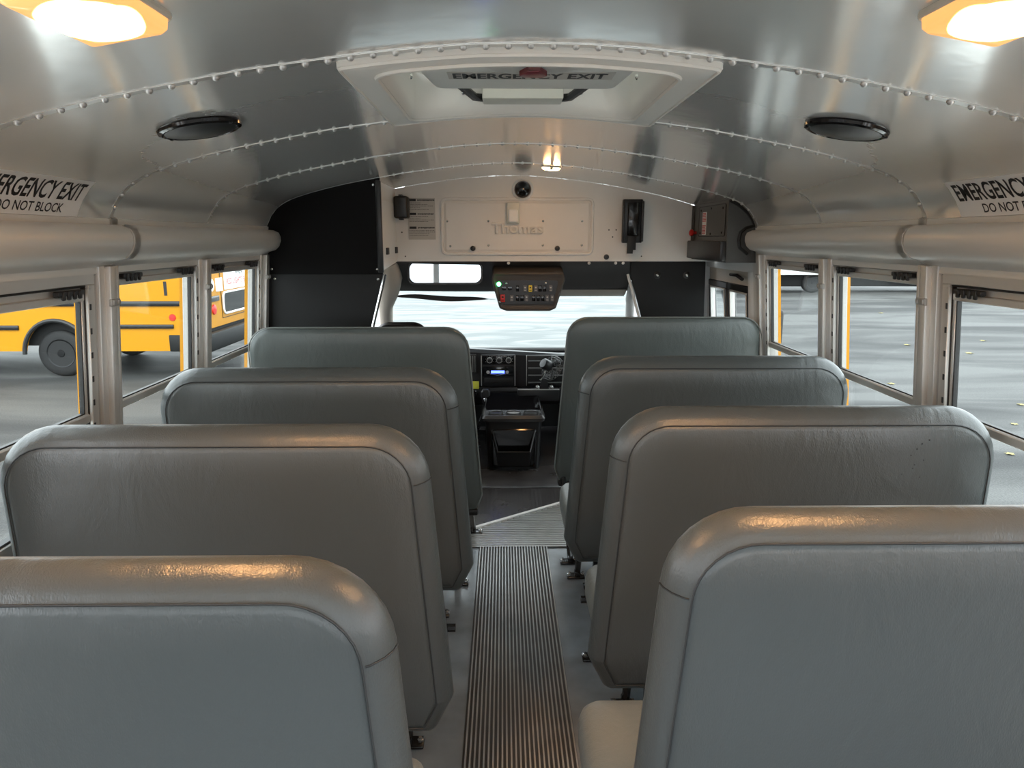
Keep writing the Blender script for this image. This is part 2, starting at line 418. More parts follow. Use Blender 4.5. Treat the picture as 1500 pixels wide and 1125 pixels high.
# ------------------------------------------------------------------ windows
def frame_ring(bm, y0, y1, z0, z1, t, o0, o1, f, bev=.002):
    box(bm, o0, o1, y0, y1, z0, z0 + t, bev, 1, f); box(bm, o0, o1, y0, y1, z1 - t, z1, bev, 1, f)
    box(bm, o0, o1, y0, y0 + t, z0 + t, z1 - t, bev, 1, f); box(bm, o0, o1, y1 - t, y1, z0 + t, z1 - t, bev, 1, f)
def window(n, side, a, b, exitw=False):
    f = W(side); y0, y1 = a + .046, b - .046
    w = empty('window_%d' % n, f(0, (a + b) / 2, .66), kind='structure')
    loc = Vector(w.location); g = lambda o, y, z: tuple(Vector(f(o, y, z)) - loc)
    top = 1.318
    bm = NB(); frame_ring(bm, y0, y1, .665, top, .016, .004, .05, g); obj('outer_frame', bm, M['alu_dark'], w)
    e = .030 if exitw else 0
    if exitw:
        bm = NB(); frame_ring(bm, y0 + .014, y1 - .014, .675, top - .010, .03, .000, .028, g); obj('exit_frame', bm, M['alu'], w)
        bm = NB(); frame_ring(bm, y0 + .044, y1 - .044, .705, top - .040, .006, .006, .030, g); obj('rubber_gasket', bm, M['rubber'], w)
    s0, s1 = y0 + .018 + e, y1 - .018 - e; zt = top - .018 - e
    # upper sash
    bm = NB(); zb = .905
    box(bm, .008, .028, s0, s1, zt - .034, zt - .014, .003, 1, g)
    box(bm, .004, .030, s0, s1, zb, zb + .026, .004, 1, g)
    box(bm, .010, .026, s0, s0 + .012, zb, zt - .014, .002, 1, g); box(bm, .010, .026, s1 - .012, s1, zb, zt - .014, .002, 1, g)
    box(bm, .018, .050, s0, s1, zt - .016, top - .010, .001, 1, g)
    sa = obj('upper_sash', bm, M['alu'], w)
    bm = NB(); box(bm, .012, .024, s0 + .012, s1 - .012, zb + .025, zb + .030, f=g); box(bm, .012, .024, s0 + .012, s0 + .017, zb + .03, zt - .035, f=g); box(bm, .012, .024, s1 - .017, s1 - .012, zb + .03, zt - .035, f=g)
    obj('sash_gasket', bm, M['rubber'], sa)
    for c in (s0 + .075, s1 - .075):
        bm = NB(); box(bm, -.004, .012, c - .055, c + .055, zt - .014, zt - .001, .002, 1, g)
        for q in (-.035, -.012, .012, .035): box(bm, -.007, .0, c + q - .006, c + q + .006, zt - .024, zt - .002, .002, 1, g)
        obj('sash_latch', bm, M['black'], sa)
    bm = NB(); box(bm, .016, .020, s0 + .01, s1 - .01, zb + .02, zt - .02, f=g); obj('upper_pane', bm, M['glass'], w, smooth=False)
    bm = NB(); box(bm, .036, .040, s0 - .005, s1 + .005, .675, zb + .02, f=g); obj('lower_pane', bm, M['glass'], w, smooth=False)
    # notched track beside the sash, with its dark slots
    bm = NB(); box(bm, -.002, .010, s1 + .000, s1 + .014, .69, zt, .002, 1, g); tr = obj('sash_track', bm, M['alu'], w)
    bm = NB()
    for k in range(6): z = zt - .05 - k * .065; box(bm, -.0035, 0, s1 + .003, s1 + .010, z - .008, z + .008, f=g)
    obj('track_slots', bm, M['rubber'], tr)
    return w
k = 1
for side in (-1, 1):
    for i in range(3):
        window(k, side, POSTS[i], POSTS[i + 1], exitw=(i == 0)); k += 1

# ------------------------------------------------------------------ overhead ducts along both walls
def duct(side, y0, y1, label, cap):
    prof = [(-.002, 1.452), (-.010, 1.450), (-.010, 1.436), (-.040, 1.434), (-.062, 1.424), (-.072, 1.405), (-.073, 1.385), (-.066, 1.362), (-.05, 1.345), (-.02, 1.336), (-.004, 1.326), (.0, 1.322)]
    t = empty('overhead_duct', (side * hw(1.38), (y0 + y1) / 2, 1.38), label, 'duct', 'overhead wiring ducts above the windows')
    loc = Vector(t.location)
    def ring(y, k=1.0):
        out = []
        for o, z in prof:
            zz = 1.39 + (z - 1.39) * (k if o < -.015 else 1); out.append(Vector((side * (hw(z) + (o * k if o < -.015 else o)), y, zz)) - loc)
        return out
    bm = NB(); rings = [ring(y) for y in (y0, (y0 + y1) / 2, y1 - .03)]
    if cap: rings += [ring(y1 - .012, .97), ring(y1 - .003, .88), ring(y1, .70)]
    else: rings += [ring(y1 - .002)]
    loft(bm, rings); obj('duct_cover', bm, M['duct'], t, angle=50)
    return t
def clip(side, y):
    bm = NB()
    prof = [(-.003, 1.456), (-.0125, 1.452), (-.0125, 1.438), (-.041, 1.4365), (-.0645, 1.4255), (-.0745, 1.405), (-.0755, 1.385), (-.068, 1.360), (-.052, 1.343)]
    loft(bm, [[(side * (hw(z) + o), y - .012, z), (side * (hw(z) + o), y + .012, z)] for o, z in prof], cap=False, close=False)
    bmesh.ops.solidify(bm, geom=bm.faces[:], thickness=.0015)
    return bm
for side, nm in ((-1, 'left'), (1, 'right')):
    for (a, b, cp, wh) in ((2.005, 3.335, True, 'front'), (.68, 1.998, False, 'rear')):
        t = duct(side, a, b, 'long grey duct cover along the %s wall, the %s of its two lengths' % (nm, 'forward' if wh == 'front' else 'nearer'), cp)
        if wh == 'front':
            bm = clip(side, 2.022); o = obj('joint_clip', bm, M['alu'], t); o.location = -Vector(t.location)

# ------------------------------------------------------------------ emergency signs on the ceiling curve
ARC = [(1.045, 1.556), (1.06, 1.546), (1.085, 1.523), (1.108, 1.492), (1.122, 1.465), (1.1285, 1.449)]
def arc_at(v, off):      # v metres up from the duct along the curve
    pts = ARC[::-1]; d = 0
    for (xa, za), (xb, zb) in zip(pts, pts[1:]):
        l = math.hypot(xb - xa, zb - za)
        if v <= d + l or (xb, zb) == pts[-1]:
            u = (v - d) / l; nx, nz = (zb - za) / l, -(xb - xa) / l
            return xa + (xb - xa) * u - abs(nx) * off, za + (zb - za) * u - abs(nz) * off
        d += l
def sign(side, label):
    t = empty('emergency_exit_sign', (side * 1.11, 1.655, 1.49), label, 'sign', 'emergency exit notices above the side windows')
    loc = Vector(t.location)
    def place(u, v, off):
        x, z = arc_at(v, off); y = 1.655 + (u if side < 0 else -u)
        return Vector((side * x, y, z)) - loc
    bm = NB(); N = 14; R = []
    for j in range(N + 1):
        v = .004 + .104 * j / N; R.append([place(-.20, v, .0008), place(.20, v, .0008), place(.20, v, .0016), place(-.20, v, .0016)])
    loft(bm, R); obj('backing', bm, M['decal'], t)
    for s, w_, h_, v0, bold in (('EMERGENCY EXIT', .365, .052, .072, .02), ('DO NOT BLOCK', .235, .024, .025, .012)):
        b = text_bm(s, w_, h_, bold)
        if s == 'DO NOT BLOCK': warp(b, lambda x, y, z: (x + .012, y, z))
        for q in range(-5, 6): bmesh.ops.bisect_plane(b, geom=b.verts[:] + b.edges[:] + b.faces[:], plane_co=(0, q * h_ / 10, 0), plane_no=(0, 1, 0))
        warp(b, lambda x, y, z: place(x, v0 + y, .0022)); obj('lettering', b, M['print'], t, smooth=False)
sign(-1, 'white EMERGENCY EXIT DO NOT BLOCK sticker above the left windows')
sign(1, 'white EMERGENCY EXIT DO NOT BLOCK sticker above the right windows')

# ------------------------------------------------------------------ ceiling speakers
def speaker(side, label):
    x = side * .728; y = 1.68; n = ceil_n(x); p = Vector((x, y, ceil_z(x)))
    t = empty('ceiling_speaker', p, label, 'speaker', 'round ceiling speakers')
    bm = NB(); lathe(bm, [(.088, -.002), (.091, .004), (.089, .010), (.082, .013), (.079, .008)], (0, 0, 0), n, 48); obj('rim', bm, M['black_gloss'], t)
    bm = NB(); lathe(bm, [(.079, .004), (.076, .012), (.05, .018), (.02, .021), (0, .0215)], (0, 0, 0), n, 40); obj('grille', bm, M['black'], t)
    for a in (200, 20): 
        bm = NB(); q = Vector((0, 0, 1)).rotation_difference(n).to_matrix(); c = q @ Vector((.085 * math.cos(math.radians(a)), .085 * math.sin(math.radians(a)), .011)); dome(bm, c, n, .005, .003); obj('screw', bm, M['black'], t)
speaker(-1, 'round black speaker in the ceiling on the left side'); speaker(1, 'round black speaker in the ceiling on the right side')

# ------------------------------------------------------------------ dome lamps
def dome_lamp(x, y, hx, hy, label, lens, small=False):
    n = ceil_n(x); p = Vector((x, y, ceil_z(x))); q = Vector((0, 0, -1)).rotation_difference(n)
    t = empty('dome_lamp', p, label, 'lamp', 'lit dome lamps in the ceiling'); t.rotation_mode = 'QUATERNION'; t.rotation_quaternion = q
    h = .026 if not small else .016
    bm = NB(); rr = .012
    loft(bm, [[(a, b, z) for a, b in rrect(-hx - .004, hx + .004, -hy - .004, hy + .004, rr, i)] for i, z in ((0, 0), (0, -.006), (.003, -.009))]); obj('base', bm, M['plastic_white'], t)
    bm = NB(); loft(bm, [[(a, b, z) for a, b in rrect(-hx, hx, -hy, hy, rr, i)] for i, z in ((0, -.008), (.004, -h * .8), (.010, -h), (.03 if not small else .02, -h - .002))])
    L_ = obj('lens', bm, lens, t)
    for q in (-1, 1):
        bm = NB(); box(bm, -.008, .008, q * hy - .005, q * hy + .005, -.020, -.004, .002); obj('lens_clip', bm, M['plastic_white'], t)
dome_lamp(-.545, .925, .058, .095, 'lit amber dome lamp at the top left of the ceiling', M['lens'])
dome_lamp(.552, .905, .058, .095, 'lit amber dome lamp at the top right of the ceiling', M['lens'])
dome_lamp(.175, 3.42, .042, .030, 'small lit dome lamp over the front aisle near the camera dome', M['lens_small'], True)

# ------------------------------------------------------------------ roof hatch
t = empty('roof_hatch', (0, 1.68, 1.72), 'ivory roof escape hatch with its lid marked EMERGENCY EXIT', 'hatch'); loc = Vector(t.location)
def hring(hx, hy0, hy1, r, dz, flat=None, n=8):
    out = []
    for x, y in rpoly([(-hx, hy0), (hx, hy0), (hx, hy1), (-hx, hy1)], [r] * 4, 0, n):
        out.append((x, y, (ceil_z(x) if flat is None else flat) + dz))
    return out
def dense(ring, step=.03):
    out = []
    for a, b in zip(ring, ring[1:] + ring[:1]):
        a, b = Vector(a), Vector(b); k = max(1, int((b - a).length / step))
        for i in range(k): out.append(a.lerp(b, i / k))
    return out
def follow(ring, dz): return [Vector((p.x, p.y, ceil_z(p.x) + dz)) - loc for p in ring]
n_ = 7
def seg_ring(hx, y0, y1, r):       # same count every time: 4 corners x n_ plus 10 per side
    base = rpoly([(-hx, y0), (hx, y0), (hx, y1), (-hx, y1)], [r] * 4, 0, n_); out = []
    for i in range(len(base)):
        out.append(Vector((*base[i], 0)))
        if i % n_ == n_ - 1:
            a = Vector((*base[i], 0)); b = Vector((*base[(i + 1) % len(base)], 0))
            for k in range(1, 11): out.append(a.lerp(b, k / 11))
    return out
def fl(ring, dz, lv=None): return [Vector((p.x, p.y, (ceil_z(p.x) if lv is None else lv) + dz)) - loc for p in ring]
bm = NB()
A = [fl(seg_ring(.347, 1.352, 2.010, .012), .001), fl(seg_ring(.347, 1.352, 2.010, .012), -.010), fl(seg_ring(.342, 1.357, 2.005, .012), -.014),
     fl(seg_ring(.297, 1.402, 1.960, .05), -.014), fl(seg_ring(.285, 1.414, 1.948, .05), -.016), fl(seg_ring(.277, 1.422, 1.940, .05), -.008),
     fl(seg_ring(.272, 1.427, 1.935, .06), .012), fl(seg_ring(.266, 1.432, 1.930, .07), .085), fl(seg_ring(.256, 1.442, 1.92, .08), .10)]
loft(bm, A, cap=False); tube(bm, fl(seg_ring(.291, 1.408, 1.954, .05), -.016), .005, 6, close=True); tube(bm, fl(seg_ring(.342, 1.357, 2.005, .012), -.012), .0045, 6, close=True); obj('flange', bm, M['hatch'], t)
bm = NB(); loft(bm, [fl(seg_ring(.264, 1.434, 1.928, .08), 0, 1.80), fl(seg_ring(.24, 1.46, 1.90, .08), 0, 1.835), fl(seg_ring(.10, 1.6, 1.76, .05), 0, 1.845)]); obj('outer_cover', bm, M['hatch_cover'], t)
bm = NB()
rg = lambda i, z: [Vector((x, y, z)) - loc for x, y in rpoly([(-.245, 1.40), (.245, 1.40), (.210, 1.742), (-.205, 1.742)], [.03] * 4, i, 7)]
loft(bm, [rg(0, 1.742), rg(0, 1.752), rg(.01, 1.76)][::-1] + [rg(.008, 1.736), rg(.016, 1.735)])
lid = obj('lid_panel', bm, M['hatch_lid'], t)
bm = NB(); lathe(bm, [(.105, 0), (.10, .004), (.0, .005)], Vector((.012, 1.47, 1.7345)) - loc, (0, 0, -1), 36); obj('handle_disc', bm, M['hatch_lid'], lid)
bm = NB(); box(bm, -.012, .012, 1.40, 1.495, 1.721, 1.731, .003); prism(bm, [(-.012, 1.490), (.012, 1.490), (.028, 1.530), (.020, 1.542), (-.020, 1.542), (-.028, 1.530)], 'z', 1.719, 1.732, .003)
o = obj('handle', bm, M['darkred'], lid); o.location = -loc + Vector((.012, 0, 0))
bm = NB(); bm2 = None; box(bm, -.165, .185, 1.562, 1.628, 1.7338, 1.7346); o = obj('sticker', bm, M['paper'], lid); o.location = -loc
b = text_bm('EMERGENCY EXIT', .325, .050, .035, spacing=1.02); warp(b, lambda x, y, z: (x + .008, 1.595 - y, 1.7332)); o = obj('lettering', b, M['print'], lid, smooth=False); o.location = -loc
bm = NB(); box(bm, -.10, .10, 1.85, 1.93, 1.735, 1.80, .004); o = obj('hinge_cover', bm, M['plastic_white'], t); o.location = -loc
for s in (-1, 1):
    bm = NB(); tube(bm, [(s * .215, 1.60, 1.775), (s * .155, 1.80, 1.76), (s * .12, 1.90, 1.748), (s * .095, 1.915, 1.748)], .010, 6); o = obj('hinge_arm', bm, M['black'], t); o.location = -loc
    bm = NB(); tube(bm, [(s * .225, 1.47, 1.775), (s * .255, 1.47, 1.78)], .009, 8); tube(bm, [(s * .255, 1.50, 1.785), (s * .235, 1.56, 1.77), (s * .18, 1.60, 1.765)], .006, 6); o = obj('gas_strut', bm, M['black'], t); o.location = -loc
    bm = NB(); dome(bm, Vector((s * .15, 1.928, 1.765)), (0, -1, 0), .007, .005); o = obj('screw', bm, M['bolt'], t); o.location = -loc
    bm = NB(); dome(bm, Vector((s * .262, 1.75, 1.765)), (-s, 0, 0), .007, .005); o = obj('screw', bm, M['bolt'], t); o.location = -loc

# ------------------------------------------------------------------ floor, aisle mat, front floor pieces
bm = NB(); box(bm, -1.25, 1.25, BACK, 5.3, -.06, -.001); tag(obj('floor', bm, M['floor'], smooth=False), kind='structure')
bm = NB()
def ribbed(bm, x0, x1, y0, y1, nr, h=.0075, base=.002):
    p = (x1 - x0) / nr; prof = [(x0, 0)]
    for k in range(nr):
        a = x0 + k * p; prof += [(a, base), (a + p * .44, base), (a + p * .50, base + h), (a + p * .84, base + h), (a + p * .90, base)]
    prof += [(x1, base), (x1, 0)]
    A = [bm.verts.new((x, y0, z)) for x, z in prof]; B = [bm.verts.new((x, y1, z)) for x, z in prof]
    for i in range(len(prof) - 1):
        fc = bm.faces.new((A[i], A[i + 1], B[i + 1], B[i])); fc.material_index = 1 if prof[i][1] == base and prof[i + 1][1] == base else 0
    bm.faces.new(A); bm.faces.new(B[::-1])
ribbed(bm, -.165, .152, BACK + .05, 3.05, 25)
tag(obj('aisle_mat', bm, [M['mat'], M['groove']], smooth=False), 'grey ribbed rubber runner down the middle of the aisle', 'mat')
# cross-ribbed piece up to the diagonal strip
def diag(x): return 3.272 + (x + .186) * (3.556 - 3.272) / .387
bm = NB(); N = 34
for k in range(N):
    y = 3.055 + k * .022; xs0 = -.42; x1 = .50
    # clip each rib at the diagonal
    xl = max(xs0, -.186 + (y + .022 - 3.272) * .387 / .284) if y + .022 > diag(xs0) else xs0
    if xl >= x1 - .02: break
    box(bm, xl, x1, y, y + .013, .001, .0065); box(bm, xl, x1, y, y + .022, .000, .004)
tag(obj('entry_mat', bm, M['mat'], smooth=False), 'grey cross-ribbed floor mat between the aisle runner and the white strip', 'mat')
bm = NB(); d = Vector((.387, .284)).normalized(); nrm = Vector((-d.y, d.x))
a = Vector((-.42, diag(-.42))); b_ = Vector((.62, diag(.62)))
pts = [a - nrm * .010, b_ - nrm * .010, b_ + nrm * .010, a + nrm * .010]
prism(bm, [tuple(p) for p in pts], 'z', .001, .013); tag(obj('edge_strip', bm, M['white_trim'], smooth=False), 'white metal edging strip running diagonally across the front floor', 'strip')
bm = NB(); N = 46
for k in range(N):
    x = -.45 + k * .022; y0 = diag(x) + .022; box(bm, x, x + .013, y0, 3.83, .001, .006); box(bm, x, x + .022, y0, 3.84, 0, .003)
tag(obj('cab_ribbed_mat', bm, M['step'], smooth=False), 'black lengthwise ribbed mat beyond the white strip', 'mat')
bm = NB(); box(bm, -.95, .98, 3.845, 5.18, .0, .008, .003); tag(obj('cab_carpet', bm, M['step']), 'smooth black floor covering in front of the cup holder console', 'carpet')

# ------------------------------------------------------------------ bench seats
SEAT = [(.172, .315), (.218, .22), (1.10, .22), (1.162, .30), (1.160, 1.0), (.222, 1.0)]
SRAD = [.03, .03, .03, .05, .14, .135]
def backrest_rings(pts, rad, spec, top, lean):
    out = []
    for ins, y in spec:
        base = rpoly(pts, rad, min(ins, .05), 9)
        if ins > .05:      # past the chamfer's length shrink about the centre instead, so the ring never folds
            k = 1 - (ins - .05) / .42; base = [(.66 + (x - .66) * k, .61 + (z - .61) * k) for x, z in base]
        out.append([(x, y + (top - z) * lean, z) for x, z in base])
    return out
def make_seat(side, barrier=False):
    t = empty('bus_barrier' if barrier else 'bench_seat', (side * .66, 0, 0)); off = Vector(t.location)
    if barrier:
        pts = [(.170, .30), (.20, .215), (1.10, .215), (1.13, .30), (1.13, 1.04), (.225, 1.04)]; rad = [.03, .03, .03, .04, .10, .10]
        spec = [(.25, -.004), (.08, -.003), (.03, .0), (.012, .006), (.003, .018), (0, .035), (.003, .052), (.02, .066), (.05, .07), (.25, .072)]; lean = .05; top = 1.04; M_ = M['barrier']; cy = .035; si = .03; sy = .0
    else:
        pts, rad, lean, top, M_ = SEAT, SRAD, .045, 1.0, M['seat']; cy = .055; si = .036; sy = .002
        spec = [(.24, -.006), (.12, -.005), (.05, -.001), (.038, .003), (.034, .0075), (.028, .009), (.012, .024), (.003, .040), (0, .055), (.003, .070), (.014, .086), (.036, .098), (.06, .102), (.24, .106)]
    mir = (lambda p: (side * p[0] - off.x, p[1] - cy, p[2]))
    bm = NB(); R = [[mir(p) for p in r] for r in backrest_rings(pts, rad, spec, top, lean)]
    loft(bm, R); bk = obj('backrest', bm, M_, t, angle=55)
    # stitched seam round the rear face
    ring = [mir(p) for p in backrest_rings(pts, rad, [(si, sy)], top, lean)[0]]
    if not barrier:
        bm = NB(); tube(bm, ring, .0017, 5, close=True); obj('seam', bm, M['thread'], bk)
        # mitre seam across the side band at the lower end of the top corner
        a = [backrest_rings(pts, rad, [(i, y)], top, lean)[0][5 * 9 + 8] for i, y in spec[4:9]]
        # a little above the end of the arc
        bm = NB(); tube(bm, [mir((p[0] - .0008, p[1] - .0003, p[2])) for p in a], .0016, 5); obj('corner_seam', bm, M['thread'], bk)
    else:
        bm = NB(); tube(bm, [mir(p) for p in backrest_rings(pts, rad, [(.001, .012)], top, lean)[0]], .003, 5, close=True); obj('piping', bm, M['cushion'], bk)
        bm = NB(); box(bm, .19, 1.12, .0, .06, .205, .235, .008, f=lambda x, y, z: mir((x, y + .04, z))); obj('bottom_band', bm, M['rubber'], bk)
    if not barrier:
        bm = NB()
        cp = [(.20, .06), (1.12, .06), (1.12, .39), (.20, .39)]
        sp = [(.03, .305), (.01, .308), (0, .325), (0, .375), (.006, .395), (.02, .408), (.05, .414), (.16, .420)]
        loft(bm, [[mir((x, y + cy, z)) for x, y in rpoly(cp, [.03, .03, .05, .05], i, 6)] for i, z in sp]); obj('cushion', bm, M['cushion'], t, angle=50)
    # black steel frame
    def leg(y, topz, ty, px, name):
        bm = NB()
        tube(bm, [mir((px, y + cy, .018)), mir((px, ty + cy, topz))], .013, 8)
        lg = obj(name, bm, M['steel_black'], t)
        bm = NB(); box(bm, px - .045, px + .03, y - .024 + cy, y + .024 + cy, .0, .010, .004, f=lambda x, yy, z: mir((x, yy, z)))
        box(bm, px - .012, px + .012, y - .02 + cy, y + .02 + cy, .008, .03, .004, f=lambda x, yy, z: mir((x, yy, z)))
        fp = obj('foot_plate', bm, M['steel_black'], lg)
        for q in (px - .034, px + .022):
            bm = NB(); c = mir((q, y + cy, .010)); lathe(bm, [(.009, 0), (.009, .006), (.005, .007), (.005, .013), (0, .013)], c, (0, 0, 1), 6); obj('bolt', bm, M['bolt'], fp)
    if barrier:
        if side < 0: leg(.30, .25, .03, .225, 'leg'); leg(-.02, .25, .02, 1.08, 'leg')
        else: leg(-.40, .25, .0, .215, 'leg'); leg(.10, .25, .02, 1.08, 'leg')
    else:
        leg(.25, .31, .16, .32, 'leg'); leg(.50, .31, .36, .26, 'leg')
        bm = NB()
        tube(bm, [mir((.32, cy + .10, .29)), mir((.32, cy + .38, .29))], .012); tube(bm, [mir((1.10, cy + .10, .29)), mir((1.10, cy + .38, .29))], .012)
        tube(bm, [mir((.19, cy + .36, .295)), mir((1.165, cy + .36, .295))], .012); tube(bm, [mir((.19, cy + .12, .295)), mir((1.165, cy + .12, .295))], .012)
        tube(bm, [mir((.36, cy + .02, .20)), mir((.36, cy + .02, .30)), mir((.36, cy + .14, .295))], .012)
        obj('seat_frame', bm, M['steel_black'], t)
        bm = NB(); box(bm, .335, .36, .05, .075, .02, .25, .002, f=lambda x, y, z: mir((x, y + cy, z))); obj('support_post', bm, M['steel_black'], t)
        if side > 0:
            pass
    return t
ORD = {-1: ['left', [.846, 1.512, 2.212]], 1: ['right', [1.010, 1.672, 2.424]]}
desc = {(-1, 0): 'grey vinyl bench seat nearest the camera on the left, amber glow on its top edge',
        (-1, 1): 'grey vinyl bench seat second from the camera in the left row',
        (-1, 2): 'grey vinyl bench seat directly behind the left barrier panel',
        (1, 0): 'grey vinyl bench seat nearest the camera on the right, pale cushion showing',
        (1, 1): 'grey bench seat second from the camera on the right, dark nicks on its back',
        (1, 2): 'grey vinyl bench seat directly behind the right barrier panel'}
for side in (-1, 1):
    p = make_seat(side); x_home = p.location.x
    for i, y in enumerate(ORD[side][1]):
        o = p if i == 0 else copy_tree(p)
        o.location.y = y; o.location.x = x_home + {(1, 0): -.02, (-1, 0): .022, (-1, 2): .02}.get((side, i), 0) * 1.0; tag(o, desc[(side, i)], 'seat', 'grey vinyl bench seats in two rows')
        cu_ = [c for c in o.children if c.name.startswith('cushion')][0]
        cu_.location.x = {(1, 0): -.07, (1, 1): 0, (1, 2): -.02}.get((side, i), -.02)
        if (side, i) == (1, 2): [c for c in o.children if c.name.startswith('leg')][1].location.y = -.16
        if (side, i) == (1, 1):
            bk_ = [c for c in o.children if c.name.startswith('backrest')][0]
            for k in range(9):
                xx = .34 - .012 * (k % 4) - .003 * k; zz = .93 - .012 * k + random.uniform(-.004, .004)
                bm = NB(); lathe(bm, [(.0022, 0), (.0015, .0012), (0, .0013)], (xx - .03 + random.uniform(-.008, .008), -.0595 + (1 - zz) * .045, zz), (0, -1, 0), 6)
                tag(obj('nick', bm, M['thread'], bk_), 'small dark nick in the vinyl')
t = make_seat(-1, True); t.location.y = 2.93; t.location.x += .028; tag(t, 'green-grey padded barrier panel at the front of the left row', 'barrier', 'padded barrier panels in front of the seats')
t = make_seat(1, True); t.location.y = 3.30; t.location.x += .028; tag(t, 'green-grey padded barrier panel at the front of the right row', 'barrier', 'padded barrier panels in front of the seats')

# ------------------------------------------------------------------ front bulkhead and what is on it
def top_strip(bm, xs, y0, y1, zb):   # a wall whose top follows the ceiling
    prev = None
    for x in xs:
        r = [(x, y0, zb(x) if callable(zb) else zb), (x, y0, ceil_z(x) - .001), (x, y1, ceil_z(x) - .001), (x, y1, zb(x) if callable(zb) else zb)]
        r = [bm.verts.new(p) for p in r]
        if prev:
            for i in range(4): bm.faces.new((prev[i], prev[(i + 1) % 4], r[(i + 1) % 4], r[i]))
        else: bm.faces.new(r)
        prev = r
    bm.faces.new(prev[::-1])
bm = NB(); xs = [-.655 + k * (1.125 + .655) / 24 for k in range(25)]
top_strip(bm, xs, 4.0, 4.03, 1.272); wf = tag(obj('wall_front', bm, M['white_paint'], smooth=False), kind='structure')
# white return beside the black partition
bm = NB(); hexa(bm, [(-.655, 3.36, 1.235), (-.635, 3.36, 1.235), (-.635, 4.0, 1.272), (-.655, 4.0, 1.272), (-.655, 3.36, 1.66), (-.635, 3.36, 1.662), (-.635, 4.0, 1.662), (-.655, 4.0, 1.66)])
t = tag(obj('trim_6', bm, M['white_paint'], smooth=False), kind='structure')
bm = NB(); prism(bm, rrect(3.40, 3.90, 1.30, 1.58, .02), 'x', -.635, -.630, .001)
obj('recess_panel', bm, M['white_trim'], t)
for y in (3.62, 3.92):
    bm = NB(); box(bm, -.636, -.622, y - .03, y + .03, 1.318, 1.352, .003); obj('rubber_block', bm, M['rubber'], t)

# access panel
t = empty('access_panel', (.03, 3.998, 1.46), 'large white access panel with raised lettering across the front bulkhead', 'panel'); loc = Vector(t.location)
bm = NB(); ring = lambda i, y: [Vector((x, y, z)) - loc for x, z in rrect(-.392, .450, 1.305, 1.615, .035, i, 8)]
loft(bm, [ring(0, 4.0), ring(0, 3.994), ring(.004, 3.987), ring(.012, 3.987), ring(.017, 3.994), ring(.024, 3.994), ring(.029, 3.990), ring(.034, 3.990)]); obj('panel_face', bm, M['white_paint'], t)
b = text_bm('Thomas', .285, .060, -.02, extrude=.06, bevel=.06); warp(b, lambda x, y, z: (.03 + x - loc.x, -.0075 - .055 * (z + .12) , 1.452 + y - loc.z)); obj('raised_lettering', b, M['white_paint'], t, smooth=False)
for (x, z) in ((-.355, 1.49), (-.13, 1.49), (.17, 1.49), (.385, 1.49), (-.34, 1.355), (-.13, 1.36), (.17, 1.36), (.385, 1.36)):
    bm = NB(); dome(bm, Vector((x, 3.989, z)) - loc, (0, -1, 0), .007, .004); obj('screw', bm, M['bolt'], t)
for x in (-.215, .25):
    bm = NB(); lathe(bm, [(.013, 0), (.015, .006), (.013, .016), (.008, .019), (0, .02)], Vector((x, 3.99, 1.343)) - loc, (0, -1, 0), 18); obj('knob', bm, M['black'], t)
# bulkhead hardware
bm = NB(); lathe(bm, [(.013, 0), (.015, .006), (.012, .012), (0, .013)], (.524, 4.0, 1.296), (0, -1, 0), 18); obj('knob', bm, M['black'], wf)
t = empty('camera_dome', (.058, 4.0, 1.657), 'round black camera dome at the top centre of the bulkhead', 'camera')
bm = NB(); lathe(bm, [(.058, 0), (.058, .012), (.053, .02), (.047, .022), (.045, .018)], (0, 0, 0), (0, -1, 0), 36); obj('mount_ring', bm, M['white_trim'], t)
bm = NB(); dome(bm, (0, -.016, 0), (0, -1, 0), .045, .042, 32, 8); obj('bubble', bm, M['black_gloss'], t)
t = empty('motion_sensor', (.006, 4.0, 1.533), 'small ivory motion sensor fixed to the upper edge of the white access panel', 'sensor')
bm = NB(); box(bm, -.036, .036, -.037, -.0135, -.058, .058, .008, 3); obj('body', bm, M['plastic_white'], t)
bm = NB(); box(bm, -.026, .026, -.050, -.030, -.050, .018, .008, 3); obj('lens_window', bm, M['bright_white'], t)
bm = NB(); box(bm, -.024, .024, -.0365, -.034, .026, .030); obj('slot', bm, M['print'], t)
t = empty('flashlight_bracket', (.658, 3.99, 1.48), 'tall black bracket on the bulkhead right of the white access panel', 'bracket')
bm = NB(); box(bm, -.053, .053, -.03, .01, -.107, .125, .004); obj('backplate', bm, M['black'], t)
bm = NB(); box(bm, -.030, .030, -.055, -.028, -.07, .11, .008); obj('cradle', bm, M['black_gloss'], t)
bm = NB(); prism(bm, [(-.026, -.165), (.004, -.165), (.006, -.145), (.020, -.145), (.020, -.06), (-.024, -.06)], 'y', -.04, -.015, .003); obj('strap', bm, M['rubber'], t)
for s in (-1, 1):
    bm = NB(); box(bm, s * .052 - .006, s * .052 + .006, -.045, -.02, -.10, .115, .003); obj('side_rail', bm, M['black'], t)
t = empty('black_wall_box', (-.600, 3.93, 1.56), 'small black box at the left end of the bulkhead beside the notice sheet', 'box')
bm = NB(); box(bm, -.03, .045, -.05, .05, -.058, .058, .012, 3); obj('housing', bm, M['black'], t)
bm = NB(); box(bm, -.005, .015, -.03, .03, .056, .066, .002); box(bm, -.005, .015, -.03, .03, -.066, -.056, .002); obj('lug', bm, M['black'], t)
